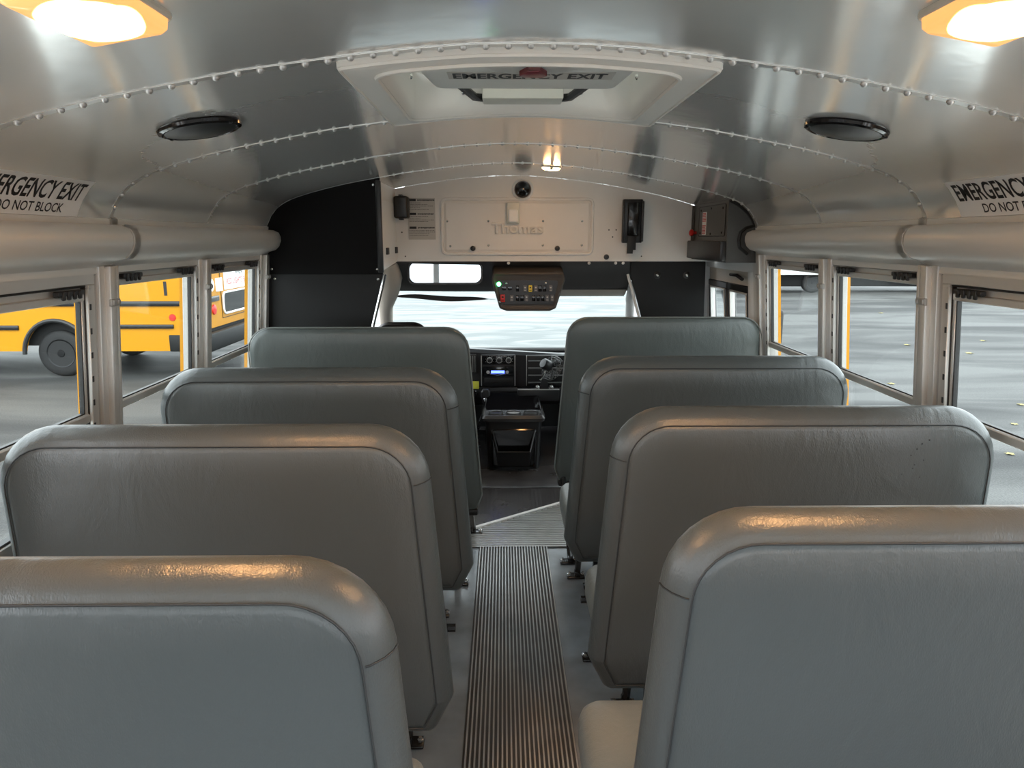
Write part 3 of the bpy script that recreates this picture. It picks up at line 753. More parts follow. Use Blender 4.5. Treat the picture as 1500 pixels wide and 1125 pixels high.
# notice sheet: three identical printed blocks
t = empty('notice_sheet', (-.490, 3.998, 1.502), 'white printed notice sheet with three black headed blocks on the bulkhead', 'notice')
bm = NB(); box(bm, -.078, .070, -.0015, 0, -.111, .111); obj('paper', bm, M['paper'], t, smooth=False)
bm = NB(); rnd = random.Random(3)
for k in range(3):
    zt = .106 - k * .0735
    box(bm, -.072, -.034, -.0022, -.0014, zt - .012, zt)
    x = -.026
    while x < .060: w_ = rnd.uniform(.003, .007); box(bm, x, x + w_, -.0022, -.0014, zt - .009 - rnd.uniform(0, .002), zt - .003); x += w_ + .0015
    for r in range(5 if k == 0 else 4):
        z = zt - .020 - r * .0085; x = -.072; xe = rnd.choice([.06, .03, -.01])
        while x < xe: w_ = rnd.uniform(.002, .009); box(bm, x, x + w_, -.0022, -.0014, z - .0022, z); x += w_ + rnd.uniform(.0015, .004)
obj('small_print', bm, M['print'], t, smooth=False)
bm = NB()
for x, z in ((.535, 1.443), (.575, 1.443), (.556, 1.405), (-.59, 1.30), (-.605, 1.43), (.72, 1.30)): lathe(bm, [(.004, 0), (.004, .001), (0, .0012)], (x, 4.0, z), (0, -1, 0), 8)
tag(obj('trim_7', bm, M['thread']), kind='structure')

# ------------------------------------------------------------------ black partition behind the driver
t = empty('driver_partition', (-.87, 3.35, 0), 'tall black partition of two vinyl panels behind the driver on the left', 'partition'); loc = Vector(t.location)
bm = NB(); xs = [-1.128 + k * (1.128 - .607) / 22 for k in range(23)]
top_strip(bm, xs, 3.332, 3.346, 1.236); o = obj('upper_panel', bm, M['black_vinyl'], t, smooth=False); o.location = -loc
bm = NB(); poly = [(-1.21, .002), (-.72, .002), (-.72, .75), (-.671, 1.0), (-.607, 1.237), (-1.14, 1.237)]
prism(bm, poly, 'y', 3.334, 3.352, .003); o = obj('lower_panel', bm, M['charcoal'], t, smooth=False); o.location = -loc
bm = NB(); tube(bm, [(-.598, 3.342, 1.235), (-.662, 3.342, 1.0), (-.712, 3.342, .75), (-.715, 3.342, .02)], .008, 8); o = obj('edge_trim', bm, M['chrome'], t); o.location = -loc
bm = NB(); box(bm, -.628, -.602, 3.325, 3.345, 1.24, 1.655, .006); o = obj('corner_padding', bm, M['black'], t); o.location = -loc
for x, z in ((-.636, 1.635), (-1.118, 1.258), (-.632, 1.258), (-1.108, 1.214), (-.630, 1.212)):
    bm = NB(); dome(bm, Vector((x, 3.336, z)) - loc, (0, -1, 0), .008, .006); obj('screw', bm, M['bolt'], t)

# ------------------------------------------------------------------ black side panel and service door on the right
t = empty('door_side_panel', (.88, 4.02, 0), 'black padded panel under the bulkhead between windshield and entry door', 'panel'); loc = Vector(t.location)
bm = NB(); prism(bm, [(.665, 1.270), (.665, 1.20), (.745, .93), (.76, .01), (1.115, .01), (1.085, 1.270)][::-1], 'y', 4.015, 4.045, .004); o = obj('panel_body', bm, M['charcoal'], t, smooth=False); o.location = -loc
bm = NB(); tube(bm, [(.652, 4.03, 1.20), (.733, 4.03, .93), (.747, 4.03, .02)], .008, 8); o = obj('edge_trim', bm, M['white_trim'], t); o.location = -loc
for px in (.815, .980):
    bm = NB(); lathe(bm, [(.020, 0), (.016, .003), (.008, .004)], Vector((px, 4.014, 1.195)) - loc, (0, -1, 0), 20); obj('washer', bm, M['rubber'], t)
    bm = NB(); dome(bm, Vector((px, 4.010, 1.195)) - loc, (0, -1, 0), .010, .008); obj('screw', bm, M['bolt'], t)
dr = empty('door_1', (1.2, 3.9, 0), kind='structure'); loc = Vector(dr.location); f = lambda o, y, z: tuple(Vector((hw(z) + o, y, z)) - loc)
bm = NB(); box(bm, 0, .05, 3.42, 3.50, 0, 1.30, .004, f=f); box(bm, -.01, .05, 4.20, 4.34, 0, 1.30, .004, f=f); box(bm, 0, .05, 3.42, 4.34, 1.235, 1.30, .003, f=f); obj('door_frame', bm, M['white_trim'], dr)
bm = NB(); box(bm, .015, .04, 3.50, 4.20, 1.165, 1.235, f=f); obj('header_panel', bm, M['beige'], dr, smooth=False)
for (a, b_) in ((3.50, 3.84), (3.86, 4.20)):
    bm = NB(); frame_ring(bm, a, b_, .03, 1.165, .035, .005, .04, f, .004); lf = obj('door_leaf', bm, M['black'], dr)
    bm = NB(); frame_ring(bm, a + .035, b_ - .035, .065, 1.13, .010, .002, .030, f, .002); obj('leaf_trim', bm, M['alu'], lf)
    bm = NB(); box(bm, .018, .022, a + .04, b_ - .04, .07, 1.125, f=f); obj('pane', bm, M['glass'], lf, smooth=False)
bm = NB(); tube(bm, [f(-.02, 3.70, 1.215), f(-.02, 3.60, 1.215)], .009, 8); tube(bm, [f(-.02, 3.60, 1.215), f(-.02, 3.52, 1.20)], .009, 8); obj('door_closer', bm, M['black_gloss'], dr)
# exterior mirror arm seen through the door
t = empty('outside_mirror', (1.55, 4.35, .85), 'chrome outside mirror arm seen through the entry door glass', 'mirror')
bm = NB(); tube(bm, [(-.28, .1, -.30), (0, 0, .0), (.02, 0, .28), (-.2, .05, .32)], .012, 8); obj('arm', bm, M['chrome'], t)
bm = NB(); box(bm, -.04, .12, -.04, .03, -.10, .12, .02, 3); obj('mirror_head', bm, M['black'], t)

# ------------------------------------------------------------------ door operator box
t = empty('door_operator_box', (1.08, 3.7, 1.30), 'dark grey equipment box in the upper right corner above the entry door', 'box'); loc = Vector(t.location)
bm = NB(); xs = [1.0, 1.02, 1.045, 1.07, 1.09, 1.108, 1.12]
top_strip(bm, xs, 3.385, 4.0, lambda x: 1.285); 
o = obj('housing', bm, M['opbox'], t, angle=25); o.location = -loc
bm = NB(); box(bm, 1.12, 1.148, 3.385, 4.0, 1.285, 1.462, .003); o = obj('wall_side', bm, M['opbox'], t); o.location = -loc
bm = NB(); pts = [(x + .002, 3.379, ceil_z(x) - .006) for x in [1.0, 1.02, 1.045, 1.07, 1.09, 1.108, 1.120]]
tube(bm, pts + [(1.124, 3.379, 1.455), (1.085, 3.379, 1.446), (1.062, 3.379, 1.425), (1.055, 3.379, 1.39), (1.062, 3.379, 1.355), (1.10, 3.379, 1.325)], .0075, 6); o = obj('edge_gasket', bm, M['rubber'], t); o.location = -loc
bm = NB(); tube(bm, [(.998, 3.985, 1.30), (.998, 3.985, 1.572)], .012, 6); o = obj('corner_gasket', bm, M['rubber'], t); o.location = -loc
bm = NB(); prism(bm, rrect(3.42, 3.87, 1.41, 1.556, .012), 'x', .9965, 1.0, .001); cv = obj('cover_plate', bm, M['opbox'], t); cv.location = -loc
bm = NB(); tube(bm, [(.9975, y, z) for y, z in rrect(3.418, 3.872, 1.408, 1.558, .012)], .002, 4, close=True); obj('cover_gap', bm, M['print'], cv)
for y, z in ((3.46, 1.54), (3.46, 1.425), (3.65, 1.545), (3.65, 1.42), (3.84, 1.54), (3.84, 1.425)):
    bm = NB(); dome(bm, (.9965, y, z), (-1, 0, 0), .006, .003); obj('screw', bm, M['steel_black'], cv)
bm = NB(); box(bm, .9945, .9965, 3.73, 3.80, 1.415, 1.53); lb = obj('warning_label', bm, M['bright_white'], cv, smooth=False)
bm = NB()
for k in range(14):
    if k in (6, 7): continue
    z = 1.526 - k * .0078; y = 3.795
    while y > 3.74: w_ = rnd.uniform(.004, .012); box(bm, .9938, .9946, max(y - w_, 3.733), y, z - .0045, z); y -= w_ + .003
obj('label_print', bm, M['print_red'], lb, smooth=False)
bm = NB(); tube(bm, [(1.0, 3.93, 1.427), (.975, 3.93, 1.427)], .009, 10); lathe(bm, [(.012, 0), (.018, .006), (.018, .016), (.010, .022), (0, .023)], (.985, 3.93, 1.427), (-1, 0, 0), 20); o = obj('release_knob', bm, M['red'], t); o.location = -loc
bm = NB(); box(bm, .966, .9955, 3.37, 3.98, 1.292, 1.385, .006, f=lambda x, y, z: (x, y, z)); tag(obj('black_control_box', bm, M['black']), 'long black box fixed under the dark grey equipment box above the door', 'box')

# ------------------------------------------------------------------ cab headliner, pillars, windshield
bm = NB(); prof = [(4.0, 1.274), (4.02, 1.262), (4.12, 1.235), (4.24, 1.18), (4.34, 1.115), (4.40, 1.080), (4.46, 1.072), (4.50, 1.085)]
rr = []
for k in range(25):
    x = -.90 + 1.62 * k / 24 + .0; u = abs((x - 0) / .9); dz = .018 * u ** 4
    rr.append([(x, y, z + dz) for y, z in prof] + [(x, 4.5, 1.32), (x, 4.03, 1.32)])
loft(bm, rr); hd = tag(obj('wall_cab_header', bm, M['headliner']), kind='structure')
bm = NB()
rr = []
for k in range(13):
    x = .17 + .54 * k / 12; rr.append([(x, 4.385, 1.088), (x, 4.42, 1.062), (x, 4.49, 1.040), (x, 4.50, 1.085)])
loft(bm, rr); obj('pale_edge', bm, M['beige'], hd)
bm = NB(); 
for x in (-.019, .578, .43, .62): lathe(bm, [(.009, 0), (.006, .004), (0, .005)], (x, 4.004, 1.262), (0, -1, -.3), 10)
obj('clip', bm, M['white_trim'], hd)
bm = NB(); tube(bm, [(-.70, 4.04, 1.27), (-.70, 4.10, 1.18), (-.735, 4.26, 1.10), (-.79, 4.50, .98), (-.86, 4.95, .70), (-.90, 5.1, .5)], [.055, .075, .07, .045, .04, .04], 14); tag(obj('trim_8', bm, M['beige']), kind='structure')
bm = NB(); tube(bm, [(.735, 4.30, 1.12), (.745, 4.45, 1.03), (.79, 4.70, .86), (.86, 5.05, .62)], [.03, .028, .03, .035], 12); tag(obj('trim_9', bm, M['white_trim']), kind='structure')
ws = empty('window_7', (0, 4.8, .66), kind='structure'); loc = Vector(ws.location)
bm = NB(); A = [(-.86, 5.10, .60), (.86, 5.10, .60), (.78, 4.49, 1.08), (-.78, 4.49, 1.08)]
hexa(bm, [Vector(p) - loc for p in A] + [Vector((p[0], p[1] + .006, p[2] + .006)) - loc for p in A]); obj('windshield_pane', bm, M['glass'], ws, smooth=False)
bm = NB(); tube(bm, [(-.86, 5.11, .60), (.86, 5.11, .60)], .02, 8); o = obj('lower_seal', bm, M['rubber'], ws); o.location = -loc
bm = NB(); tube(bm, [(-.80, 4.50, 1.085), (.80, 4.50, 1.085)], .012, 8); o = obj('upper_seal', bm, M['rubber'], ws); o.location = -loc
# cab side walls with their door glass
for s, nm in ((-1, 'wall_cab_left'), (1, 'wall_cab_right')):
    bm = NB(); y0 = 3.36 if s < 0 else 4.34
    box(bm, min(s * .97, s * 1.20), max(s * .97, s * 1.20), y0, 5.25, 0, .66, .01) if s < 0 else box(bm, 1.0, 1.22, y0, 5.25, 0, .66, .01)
    if s < 0: box(bm, -1.18, -1.10, y0, 3.5, .6, 1.45); box(bm, -1.14, -.66, 3.36, 4.5, 1.27, 1.32); box(bm, -1.14, -.98, y0, 4.5, 1.20, 1.32, .01)
    else: box(bm, .70, 1.16, 4.05, 4.5, 1.27, 1.32); box(bm, 1.02, 1.18, 4.3, 4.5, .6, 1.30, .01)
    tag(obj(nm, bm, M['opbox'], smooth=False), kind='structure')
bm = NB(); box(bm, -1.22, 1.22, 5.20, 5.25, -.2, .56); tag(obj('wall_cab_front', bm, M['rubber'], smooth=False), kind='structure')
# driver's sun visor hanging at the glass
bm = NB(); rr = []
for k in range(17):
    u = k / 16; x = -.70 + .60 * u; h = .030 * math.sin(PI * min(1, u * 1.05 + .02)) ** .5 + .002; z = 1.052 - .022 * u + .004 * math.sin(u * 9)
    rr.append([(x, 4.33, z + h / 2), (x, 4.345, z + h / 2), (x, 4.36, z - h / 2), (x, 4.345, z - h / 2)])
loft(bm, rr); tag(obj('sun_visor', bm, M['headliner']), 'brown folded sun visor hanging below the header over the windshield left half', 'visor')

# rear view mirror
t = empty('rear_view_mirror', (-.375, 4.06, 1.208), 'wide rounded interior rear view mirror below the bulkhead on the left', 'mirror'); t.rotation_euler = (math.radians(-1.9), 0, math.radians(3))
bm = NB(); g = lambda i, y: [(x, y, z) for x, z in rrect(-.214, .214, -.070, .070, .045, i, 8)]
loft(bm, [g(0, .012), g(0, -.004), g(.004, -.010), g(.012, -.010), g(.013, -.006)]); obj('mirror_shell', bm, M['black'], t)
bm = NB(); g2 = lambda y: [(x, y, z) for x, z in rrect(-.200, .200, -.056, .056, .038, 0, 8)]
loft(bm, [g2(-.006), g2(-.0085)]); obj('mirror_glass', bm, M['mirror'], t, smooth=False)
bm = NB(); tube(bm, [(0, .01, .02), (0, .05, .08)], .012, 8); obj('stalk', bm, M['black'], t)

# overhead switch panel
t = empty('switch_panel', (.088, 3.98, 1.12), 'dark overhead switch console with small rocker switches and green light', 'console'); loc = Vector(t.location)
outer = [(-.115, 1.175), (-.070, 1.015), (-.03, 1.000), (.21, 1.000), (.245, 1.015), (.295, 1.175), (.285, 1.215), (-.105, 1.215)]
P2 = lambda i, y, sc_=1.0, dz=0: [Vector((.088 + (x - .088) * sc_, y, 1.11 + (z - 1.11) * sc_ + dz)) - loc for x, z in rpoly(outer, [.02] * 8, i, 4)]
bm = NB(); loft(bm, [P2(0, 4.16, .98, .05), P2(0, 4.02, 1.0, .012), P2(0, 3.965), P2(.004, 3.955), P2(.012, 3.952), P2(.018, 3.957)]); obj('housing', bm, M['headliner'], t)
inner = [(-.085, 1.17), (-.055, 1.04), (.225, 1.04), (.258, 1.17)]
bm = NB(); loft(bm, [[Vector((x, y, z)) - loc for x, z in rpoly(inner, [.012] * 4, 0, 4)] for y in (3.962, 3.9505)]); fp = obj('face_plate', bm, M['black'], t, smooth=False)
def sw(x, z, m, w_=.020, h_=.036, name='rocker_switch', lab=None):
    bm = NB(); box(bm, x - w_ / 2, x + w_ / 2, 3.940, 3.951, z - h_ / 2, z + h_ / 2, .003); o = obj(name, bm, m, fp); o.location = -loc + Vector((0, 0, 0))
    if lab: tag(o, lab)
    bm = NB(); box(bm, x - w_ * .22, x + w_ * .22, 3.9390, 3.9402, z + h_ * .05, z + h_ * .25); box(bm, x - w_ * .3, x + w_ * .3, 3.9390, 3.9402, z - h_ * .3, z - h_ * .22); obj('marking', bm, M['print'] if m is not M['switch_grey'] else M['paper'], o, smooth=False)
for x, z in ((.072, 1.126), (.131, 1.126), (.213, 1.126), (-.002, 1.073), (.080, 1.073), (.195, 1.073), (.222, 1.073)): sw(x, z, M['switch_grey'])
sw(.101, 1.126, M['yellow_sw'], lab='yellow rocker switch'); sw(-.052, 1.073, M['red'], .026, .042, lab='red rocker switch')
for x, z in ((.155, 1.126), (.18, 1.126), (.03, 1.126), (.03, 1.073), (.055, 1.073), (.12, 1.073), (.145, 1.073), (.17, 1.073)):
    bm = NB(); box(bm, x - .009, x + .009, 3.946, 3.951, z - .017, z + .017, .002); o = obj('blank_insert', bm, M['black_gloss'], fp); o.location = -loc
for x, z in ((-.030, 1.154), (.187, 1.154), (-.066, 1.052)):
    bm = NB(); dome(bm, Vector((x, 3.950, z)) - loc, (0, -1, 0), .007, .004); obj('screw', bm, M['bolt'], fp)
bm = NB(); lathe(bm, [(.012, 0), (.012, .004), (.008, .006), (.004, .005)], Vector((-.073, 3.950, 1.150)) - loc, (0, -1, 0), 20); obj('green_light', bm, M['green_led'], fp)
for x in (-.045, -.012):
    bm = NB(); lathe(bm, [(.013, 0), (.012, .012), (0, .013)], Vector((x, 3.950, 1.128)) - loc, (0, -1, 0), 18); obj('knob', bm, M['black_gloss'], fp)

# ------------------------------------------------------------------ dashboard
t = empty('dashboard', (0, 4.7, 0), 'black van dashboard with radio stack and air vents beyond the aisle', 'dashboard'); loc = Vector(t.location)
bm = NB(); prof = [(5.12, .50), (4.95, .55), (4.72, .62), (4.58, .680), (4.515, .683), (4.500, .662), (4.505, .46), (4.52, .40), (4.56, .345), (4.66, .30), (5.12, .28)]
rr = []
for k in range(31):
    x = -.93 + 1.86 * k / 30; dz = -.062 * (x - .0) + .004; dz = max(min(dz, .03), -.03)
    rr.append([(x, y, z + (dz if z > .57 else 0)) for y, z in prof])
loft(bm, rr); o = obj('dash_body', bm, M['dash'], t, angle=30); o.location = -loc; body = o
def dbx(name, x0, x1, z0, z1, y0, y1, m, par=None, bev=.003):
    bm = NB(); box(bm, x0, x1, y0, y1, z0, z1, bev); o = obj(name, bm, m, par or t); o.location = -loc if par is None else (0, 0, 0); return o
st = dbx('radio_stack', -.195, .030, .458, .668, 4.488, 4.51, M['black'], bev=.008)
for x in (-.190, .025): dbx('bright_edge', x - .002, x + .002, .465, .662, 4.484, 4.49, M['alu'], st, .0005)
dbx('climate_plate', -.182, .018, .604, .662, 4.484, 4.49, M['black_gloss'], st)
for x in (-.137, -.076, -.015):
    bm = NB(); lathe(bm, [(.019, 0), (.019, .004), (.015, .005), (.015, .004), (.012, .018), (0, .019)], (x, 4.484, .633), (0, -1, 0), 22); k_ = obj('climate_knob', bm, M['black'], st)
    bm = NB(); tube(bm, [(x + .0175 * math.cos(a), 4.4795, .633 + .0175 * math.sin(a)) for a in [PI * q / 8 for q in range(16)]], .0018, 5, close=True); obj('knob_ring', bm, M['alu'], k_)
    bm = NB(); 
    for q in range(7):
        a = math.radians(-20 + q * 37); box(bm, x + .026 * math.cos(a) - .001, x + .026 * math.cos(a) + .001, 4.4828, 4.4842, .633 + .026 * math.sin(a) - .001, .633 + .026 * math.sin(a) + .001)
    obj('dial_marks', bm, M['bright_white'], st, smooth=False)
rd = dbx('radio', -.180, .016, .528, .592, 4.480, 4.49, M['black_gloss'], st)
dbx('display', -.128, -.042, .548, .566, 4.4785, 4.481, M['blue_led'], rd, .0008)
bm = NB(); tube(bm, [(-.135, 4.479, .545), (-.085, 4.479, .536), (-.035, 4.479, .545)], .002, 5); o = obj('radio_trim', bm, M['alu'], rd)
for x in (-.147, -.024): bm = NB(); lathe(bm, [(.011, 0), (.010, .010), (0, .011)], (x, 4.480, .556), (0, -1, 0), 18); obj('radio_knob', bm, M['alu'], rd)
dbx('storage_slot', -.172, .010, .482, .516, 4.484, 4.49, M['print'], st)
v = dbx('left_vent', -.285, -.222, .548, .668, 4.49, 4.51, M['black'])
for k in range(4): x = -.275 + k * .014; dbx('vent_blade', x, x + .004, .555, .660, 4.48, 4.50, M['grey_plastic'], v, .001)
dbx('yellow_tag', -.266, -.207, .444, .493, 4.490, 4.50, M['yellow_tag'], bev=.002)
v = dbx('right_vent', .098, .345, .462, .664, 4.485, 4.51, M['black'])
dbx('vent_recess', .108, .335, .472, .655, 4.480, 4.487, M['print'], v)
for k in range(4): z = .485 + k * .047; dbx('vent_blade', .110, .333, z, z + .007, 4.468, 4.485, M['grey_plastic'], v, .001)
dbx('vent_bright_edge', .098, .102, .466, .662, 4.480, 4.486, M['alu'], v, .001)
dbx('lower_trim', -.28, .34, .385, .452, 4.495, 4.53, M['black'])
for x in (-.235,): bm = NB(); lathe(bm, [(.022, 0), (.022, .006), (.016, .007), (.015, .003), (0, .003)], (x, 4.495, .412), (0, -1, 0), 20); o = obj('power_socket', bm, M['black_gloss'], t); o.location = -loc

t = empty('black_tray_box', (.166, 4.437, .42), 'flat black box mounted low on the dashboard under the right vent', 'box')
bm = NB(); box(bm, -.124, .14, -.03, .05, -.04, .036, .006); obj('housing', bm, M['black'], t)
bm = NB(); box(bm, -.124, .14, -.035, -.02, .034, .040, .001); obj('bright_top_edge', bm, M['alu'], t)
bm = NB(); prism(bm, [(.012, .034), (.075, .034), (.062, .10), (.058, .108), (.033, .108), (.028, .10)], 'y', -.03, -.012, .003); obj('mount_bracket', bm, M['black'], t)
for x in (.0, .088): bm = NB(); lathe(bm, [(.014, 0), (.014, .010), (.008, .014), (0, .015)], (x, -.02, .052), (0, -1, 0), 14); obj('wing_nut', bm, M['chrome'], t)
t = empty('dash_fan', (.262, 4.36, .60), 'small wire guarded fan standing on the dashboard at the right', 'fan'); t.rotation_euler = (0, math.radians(28), math.radians(35))
bm = NB()
for r in (.02, .035, .05, .065, .078): tube(bm, [(.0 + .012 * (1 - r / .078), r * math.cos(a), r * math.sin(a)) for a in [PI * q / 12 for q in range(24)]], .0012, 4, close=True); tube(bm, [(-.02 - .012 * (1 - r / .078), r * math.cos(a), r * math.sin(a)) for a in [PI * q / 12 for q in range(24)]], .0012, 4, close=True)
for q in range(16): a = PI * q / 8; tube(bm, [(.012, .018 * math.cos(a), .018 * math.sin(a)), (.0, .078 * math.cos(a), .078 * math.sin(a)), (-.02, .078 * math.cos(a), .078 * math.sin(a)), (-.032, .018 * math.cos(a), .018 * math.sin(a))], .0012, 4)
obj('wire_guard', bm, M['grey_plastic'], t)
bm = NB(); lathe(bm, [(.030, 0), (.034, .008), (.034, .05), (.028, .06), (0, .062)], (-.033, 0, 0), (-1, 0, 0), 24); obj('motor', bm, M['black'], t)
bm = NB()
for q in range(3):
    a = 2 * PI * q / 3; c, s = math.cos(a), math.sin(a)
    P_ = [(-.008, .012 * c - .008 * s, .012 * s + .008 * c), (-.014, .012 * c + .008 * s, .012 * s - .008 * c), (-.018, .066 * c + .022 * s, .066 * s - .022 * c), (-.004, .066 * c - .022 * s, .066 * s + .022 * c)]
    loft(bm, [P_, [(p[0] + .0015, p[1], p[2]) for p in P_]])
obj('blade', bm, M['black'], t)
bm = NB(); tube(bm, [(-.05, 0, -.03), (-.05, 0, -.07), (-.06, 0, -.10)], .008, 8); obj('neck', bm, M['chrome'], t)

# two-way radio microphone with coiled cord
t = empty('radio_microphone', (-.163, 4.42, .41), 'black hand microphone with coiled cord hanging from the dashboard', 'microphone')
bm = NB(); mp_ = [(-.016, -.050), (.016, -.050), (.028, .0), (.030, .030), (.018, .050), (-.018, .050), (-.030, .030), (-.028, .0)]
loft(bm, [[(x, y, z) for x, z in rpoly(mp_, [.01] * 8, i, 3)] for i, y in ((.006, .012), (0, .006), (0, -.010), (.006, -.018), (.014, -.020))]); obj('mic_body', bm, M['black'], t)
bm = NB(); lathe(bm, [(.014, 0), (.011, .003), (0, .0035)], (0, -.019, -.018), (0, -1, 0), 16); obj('chrome_badge', bm, M['chrome'], t)
bm = NB(); pts = []; base = [Vector((-.010, -.012, -.05)), Vector((-.018, -.04, -.09)), Vector((-.038, -.08, -.14)), Vector((-.045, -.09, -.22)), Vector((-.043, -.08, -.33))]
NT = 26
for k in range(NT * 8 + 1):
    u = k / (NT * 8) * (len(base) - 1); i = min(int(u), len(base) - 2); c = base[i].lerp(base[i + 1], u - i); a = 2 * PI * k / 8
    pts.append(c + Vector((.008 * math.cos(a), .008 * math.sin(a), 0)))
tube(bm, pts, .0022, 5); obj('coiled_cord', bm, M['black_gloss'], t)
bm = NB(); tube(bm, [(.065, .075, -.002), (.045, .02, -.03), (.010, -.01, -.085), (-.016, -.01, -.11)], .003, 6); obj('straight_cord', bm, M['black_gloss'], t)
bm = NB(); lathe(bm, [(.010, 0), (.012, .006), (.008, .014), (0, .015)], (.065, .070, .0), (0, -1, 0), 12); obj('plug', bm, M['chrome'], t)

# ------------------------------------------------------------------ cup holder console
t = empty('cup_holder_console', (.012, 4.30, .008), 'black plastic floor console with cup holders and an open bin', 'console'); loc = Vector(t.location)
def R3(x0, x1, y0, y1, z, r=.03): return [Vector((x, y, z)) - loc for x, y in rrect(x0, x1, y0, y1, r, 0, 5)]
bm = NB(); loft(bm, [R3(-.146, .170, 4.170, 4.49, .008), R3(-.150, .174, 4.160, 4.49, .10), R3(-.158, .182, 4.150, 4.49, .29), R3(-.166, .190, 4.145, 4.49, .318)]); cb = obj('body', bm, M['black'], t)
bm = NB(); loft(bm, [R3(-.175, .199, 4.135, 4.49, .316), R3(-.180, .204, 4.130, 4.49, .335), R3(-.170, .194, 4.145, 4.49, .352), R3(-.158, .182, 4.158, 4.485, .352), R3(-.156, .180, 4.160, 4.483, .342)]); tp = obj('top_tray', bm, M['tray'], t)
for x in (-.095, .012, .119):
    bm = NB(); c = Vector((x, 4.225, .345)) - loc
    lathe(bm, [(.046, -.003), (.048, .008), (.046, .012), (.042, .010), (.040, .0), (.036, -.002)], c, (0, 0, 1), 28); obj('cup_ring', bm, M['tray'], tp)
    bm = NB(); lathe(bm, [(.039, .0), (.039, .003), (0, .003)], c, (0, 0, 1), 24); obj('cup_well', bm, M['print'] if x != .012 else M['alu_dark'], tp)
bm = NB(); loft(bm, [R3(-.17, .19, 4.33, 4.36, .34, .012), R3(-.155, .175, 4.42, 4.45, .43, .012)]); loft(bm, [R3(-.16, .18, 4.36, 4.49, .34, .012), R3(-.15, .17, 4.44, 4.49, .43, .012)]); o = obj('rear_tray', bm, M['black_gloss'], t)
bm = NB(); loft(bm, [[Vector((x, y, z)) - loc for x, z in rpoly([(-.120, .030), (.144, .030), (.150, .268), (-.126, .268)], [.02] * 4, i, 5)] for i, y in ((0, 4.185), (0, 4.148), (.006, 4.143), (.010, 4.15))]); br = obj('bin_surround', bm, M['black_gloss'], t)
bm = NB(); P4 = [(-.112, .262), (-.084, .135), (.108, .135), (.136, .262)]
# open pocket: front lip, two raked sides
for (a, b2) in (((-.118, 4.15, .262), (-.084, 4.085, .142)), ((-.084, 4.085, .142), (.108, 4.085, .142)), ((.108, 4.085, .142), (.142, 4.15, .262))):
    tube(bm, [Vector(a) - loc, Vector(b2) - loc], .005, 6)
hexa(bm, [Vector(p) - loc for p in [(-.070, 4.11, .045), (.094, 4.11, .045), (.094, 4.15, .045), (-.070, 4.15, .045), (-.084, 4.085, .142), (.108, 4.085, .142), (.108, 4.093, .142), (-.084, 4.093, .142)]])
hexa(bm, [Vector(p) - loc for p in [(-.084, 4.11, .045), (-.070, 4.11, .045), (-.070, 4.15, .045), (-.084, 4.15, .045), (-.090, 4.085, .142), (-.084, 4.085, .142), (-.118, 4.15, .262), (-.124, 4.15, .262)]])
hexa(bm, [Vector(p) - loc for p in [(.094, 4.11, .045), (.108, 4.11, .045), (.108, 4.15, .045), (.094, 4.15, .045), (.108, 4.085, .142), (.114, 4.085, .142), (.148, 4.15, .262), (.142, 4.15, .262)]])
obj('bin', bm, M['black'], t)

# driver's seat: only its headrest and shoulders clear the barrier
t = empty('driver_seat', (-.60, 3.80, 0), 'dark driver seat whose rounded top shows above the left barrier', 'seat'); 
bm = NB(); loft(bm, [[(x, y, z) for x, z in rpoly([(-.23, .42), (.23, .42), (.21, .80), (.11, .955), (-.11, .955), (-.21, .80)], [.05, .05, .08, .09, .09, .08], i, 6)] for i, y in ((.05, -.03), (.01, -.02), (0, .03), (.01, .08), (.05, .10))]); obj('backrest', bm, M['charcoal'], t)
bm = NB(); box(bm, -.25, .25, .02, .52, .32, .44, .04, 3); obj('cushion', bm, M['charcoal'], t)
bm = NB(); box(bm, -.18, .18, .08, .46, .009, .32, .02); obj('pedestal', bm, M['black'], t)

# ------------------------------------------------------------------ rear end of the cabin, behind the camera
bm = NB(); y0, y1 = BACK - .03, BACK
box(bm, -1.24, 1.24, y0, y1, 0, .72); box(bm, -1.22, -.98, y0, y1, .72, 1.5); box(bm, .98, 1.22, y0, y1, .72, 1.5); box(bm, -.40, -.32, y0, y1, .72, 1.5); box(bm, .32, .40, y0, y1, .72, 1.5)
xs = [-1.12 + 2.24 * k / 24 for k in range(25)]; top_strip(bm, xs, y0, y1, 1.44)
tag(obj('wall_rear', bm, M['white_paint'], smooth=False), kind='structure')

# ------------------------------------------------------------------ outside: ground, parked bus, trailer, leaves
GZ = -.80
bm = NB(); box(bm, -60, 80, -30, 90, GZ - .2, GZ); tag(obj('floor_outside', bm, M['asphalt'], smooth=False), kind='structure')
bm = NB(); box(bm, -3.6, 3.7, -14, 6.48, GZ, GZ + .012); tag(obj('floor_bounce_slab', bm, M['bounce_slab'], smooth=False), kind='structure')  # added around the bus, mostly unseen, to reflect light into the cabin
bm = NB(); prism(bm, [(-2.2, 6.5), (2.4, 6.5), (12.0, 40.0), (-9.0, 40.0)], 'z', GZ, GZ + .012); tag(obj('floor_glare_patch', bm, M['glare_patch'], smooth=False), kind='structure')  # paler ground colour stands in for the glare ahead

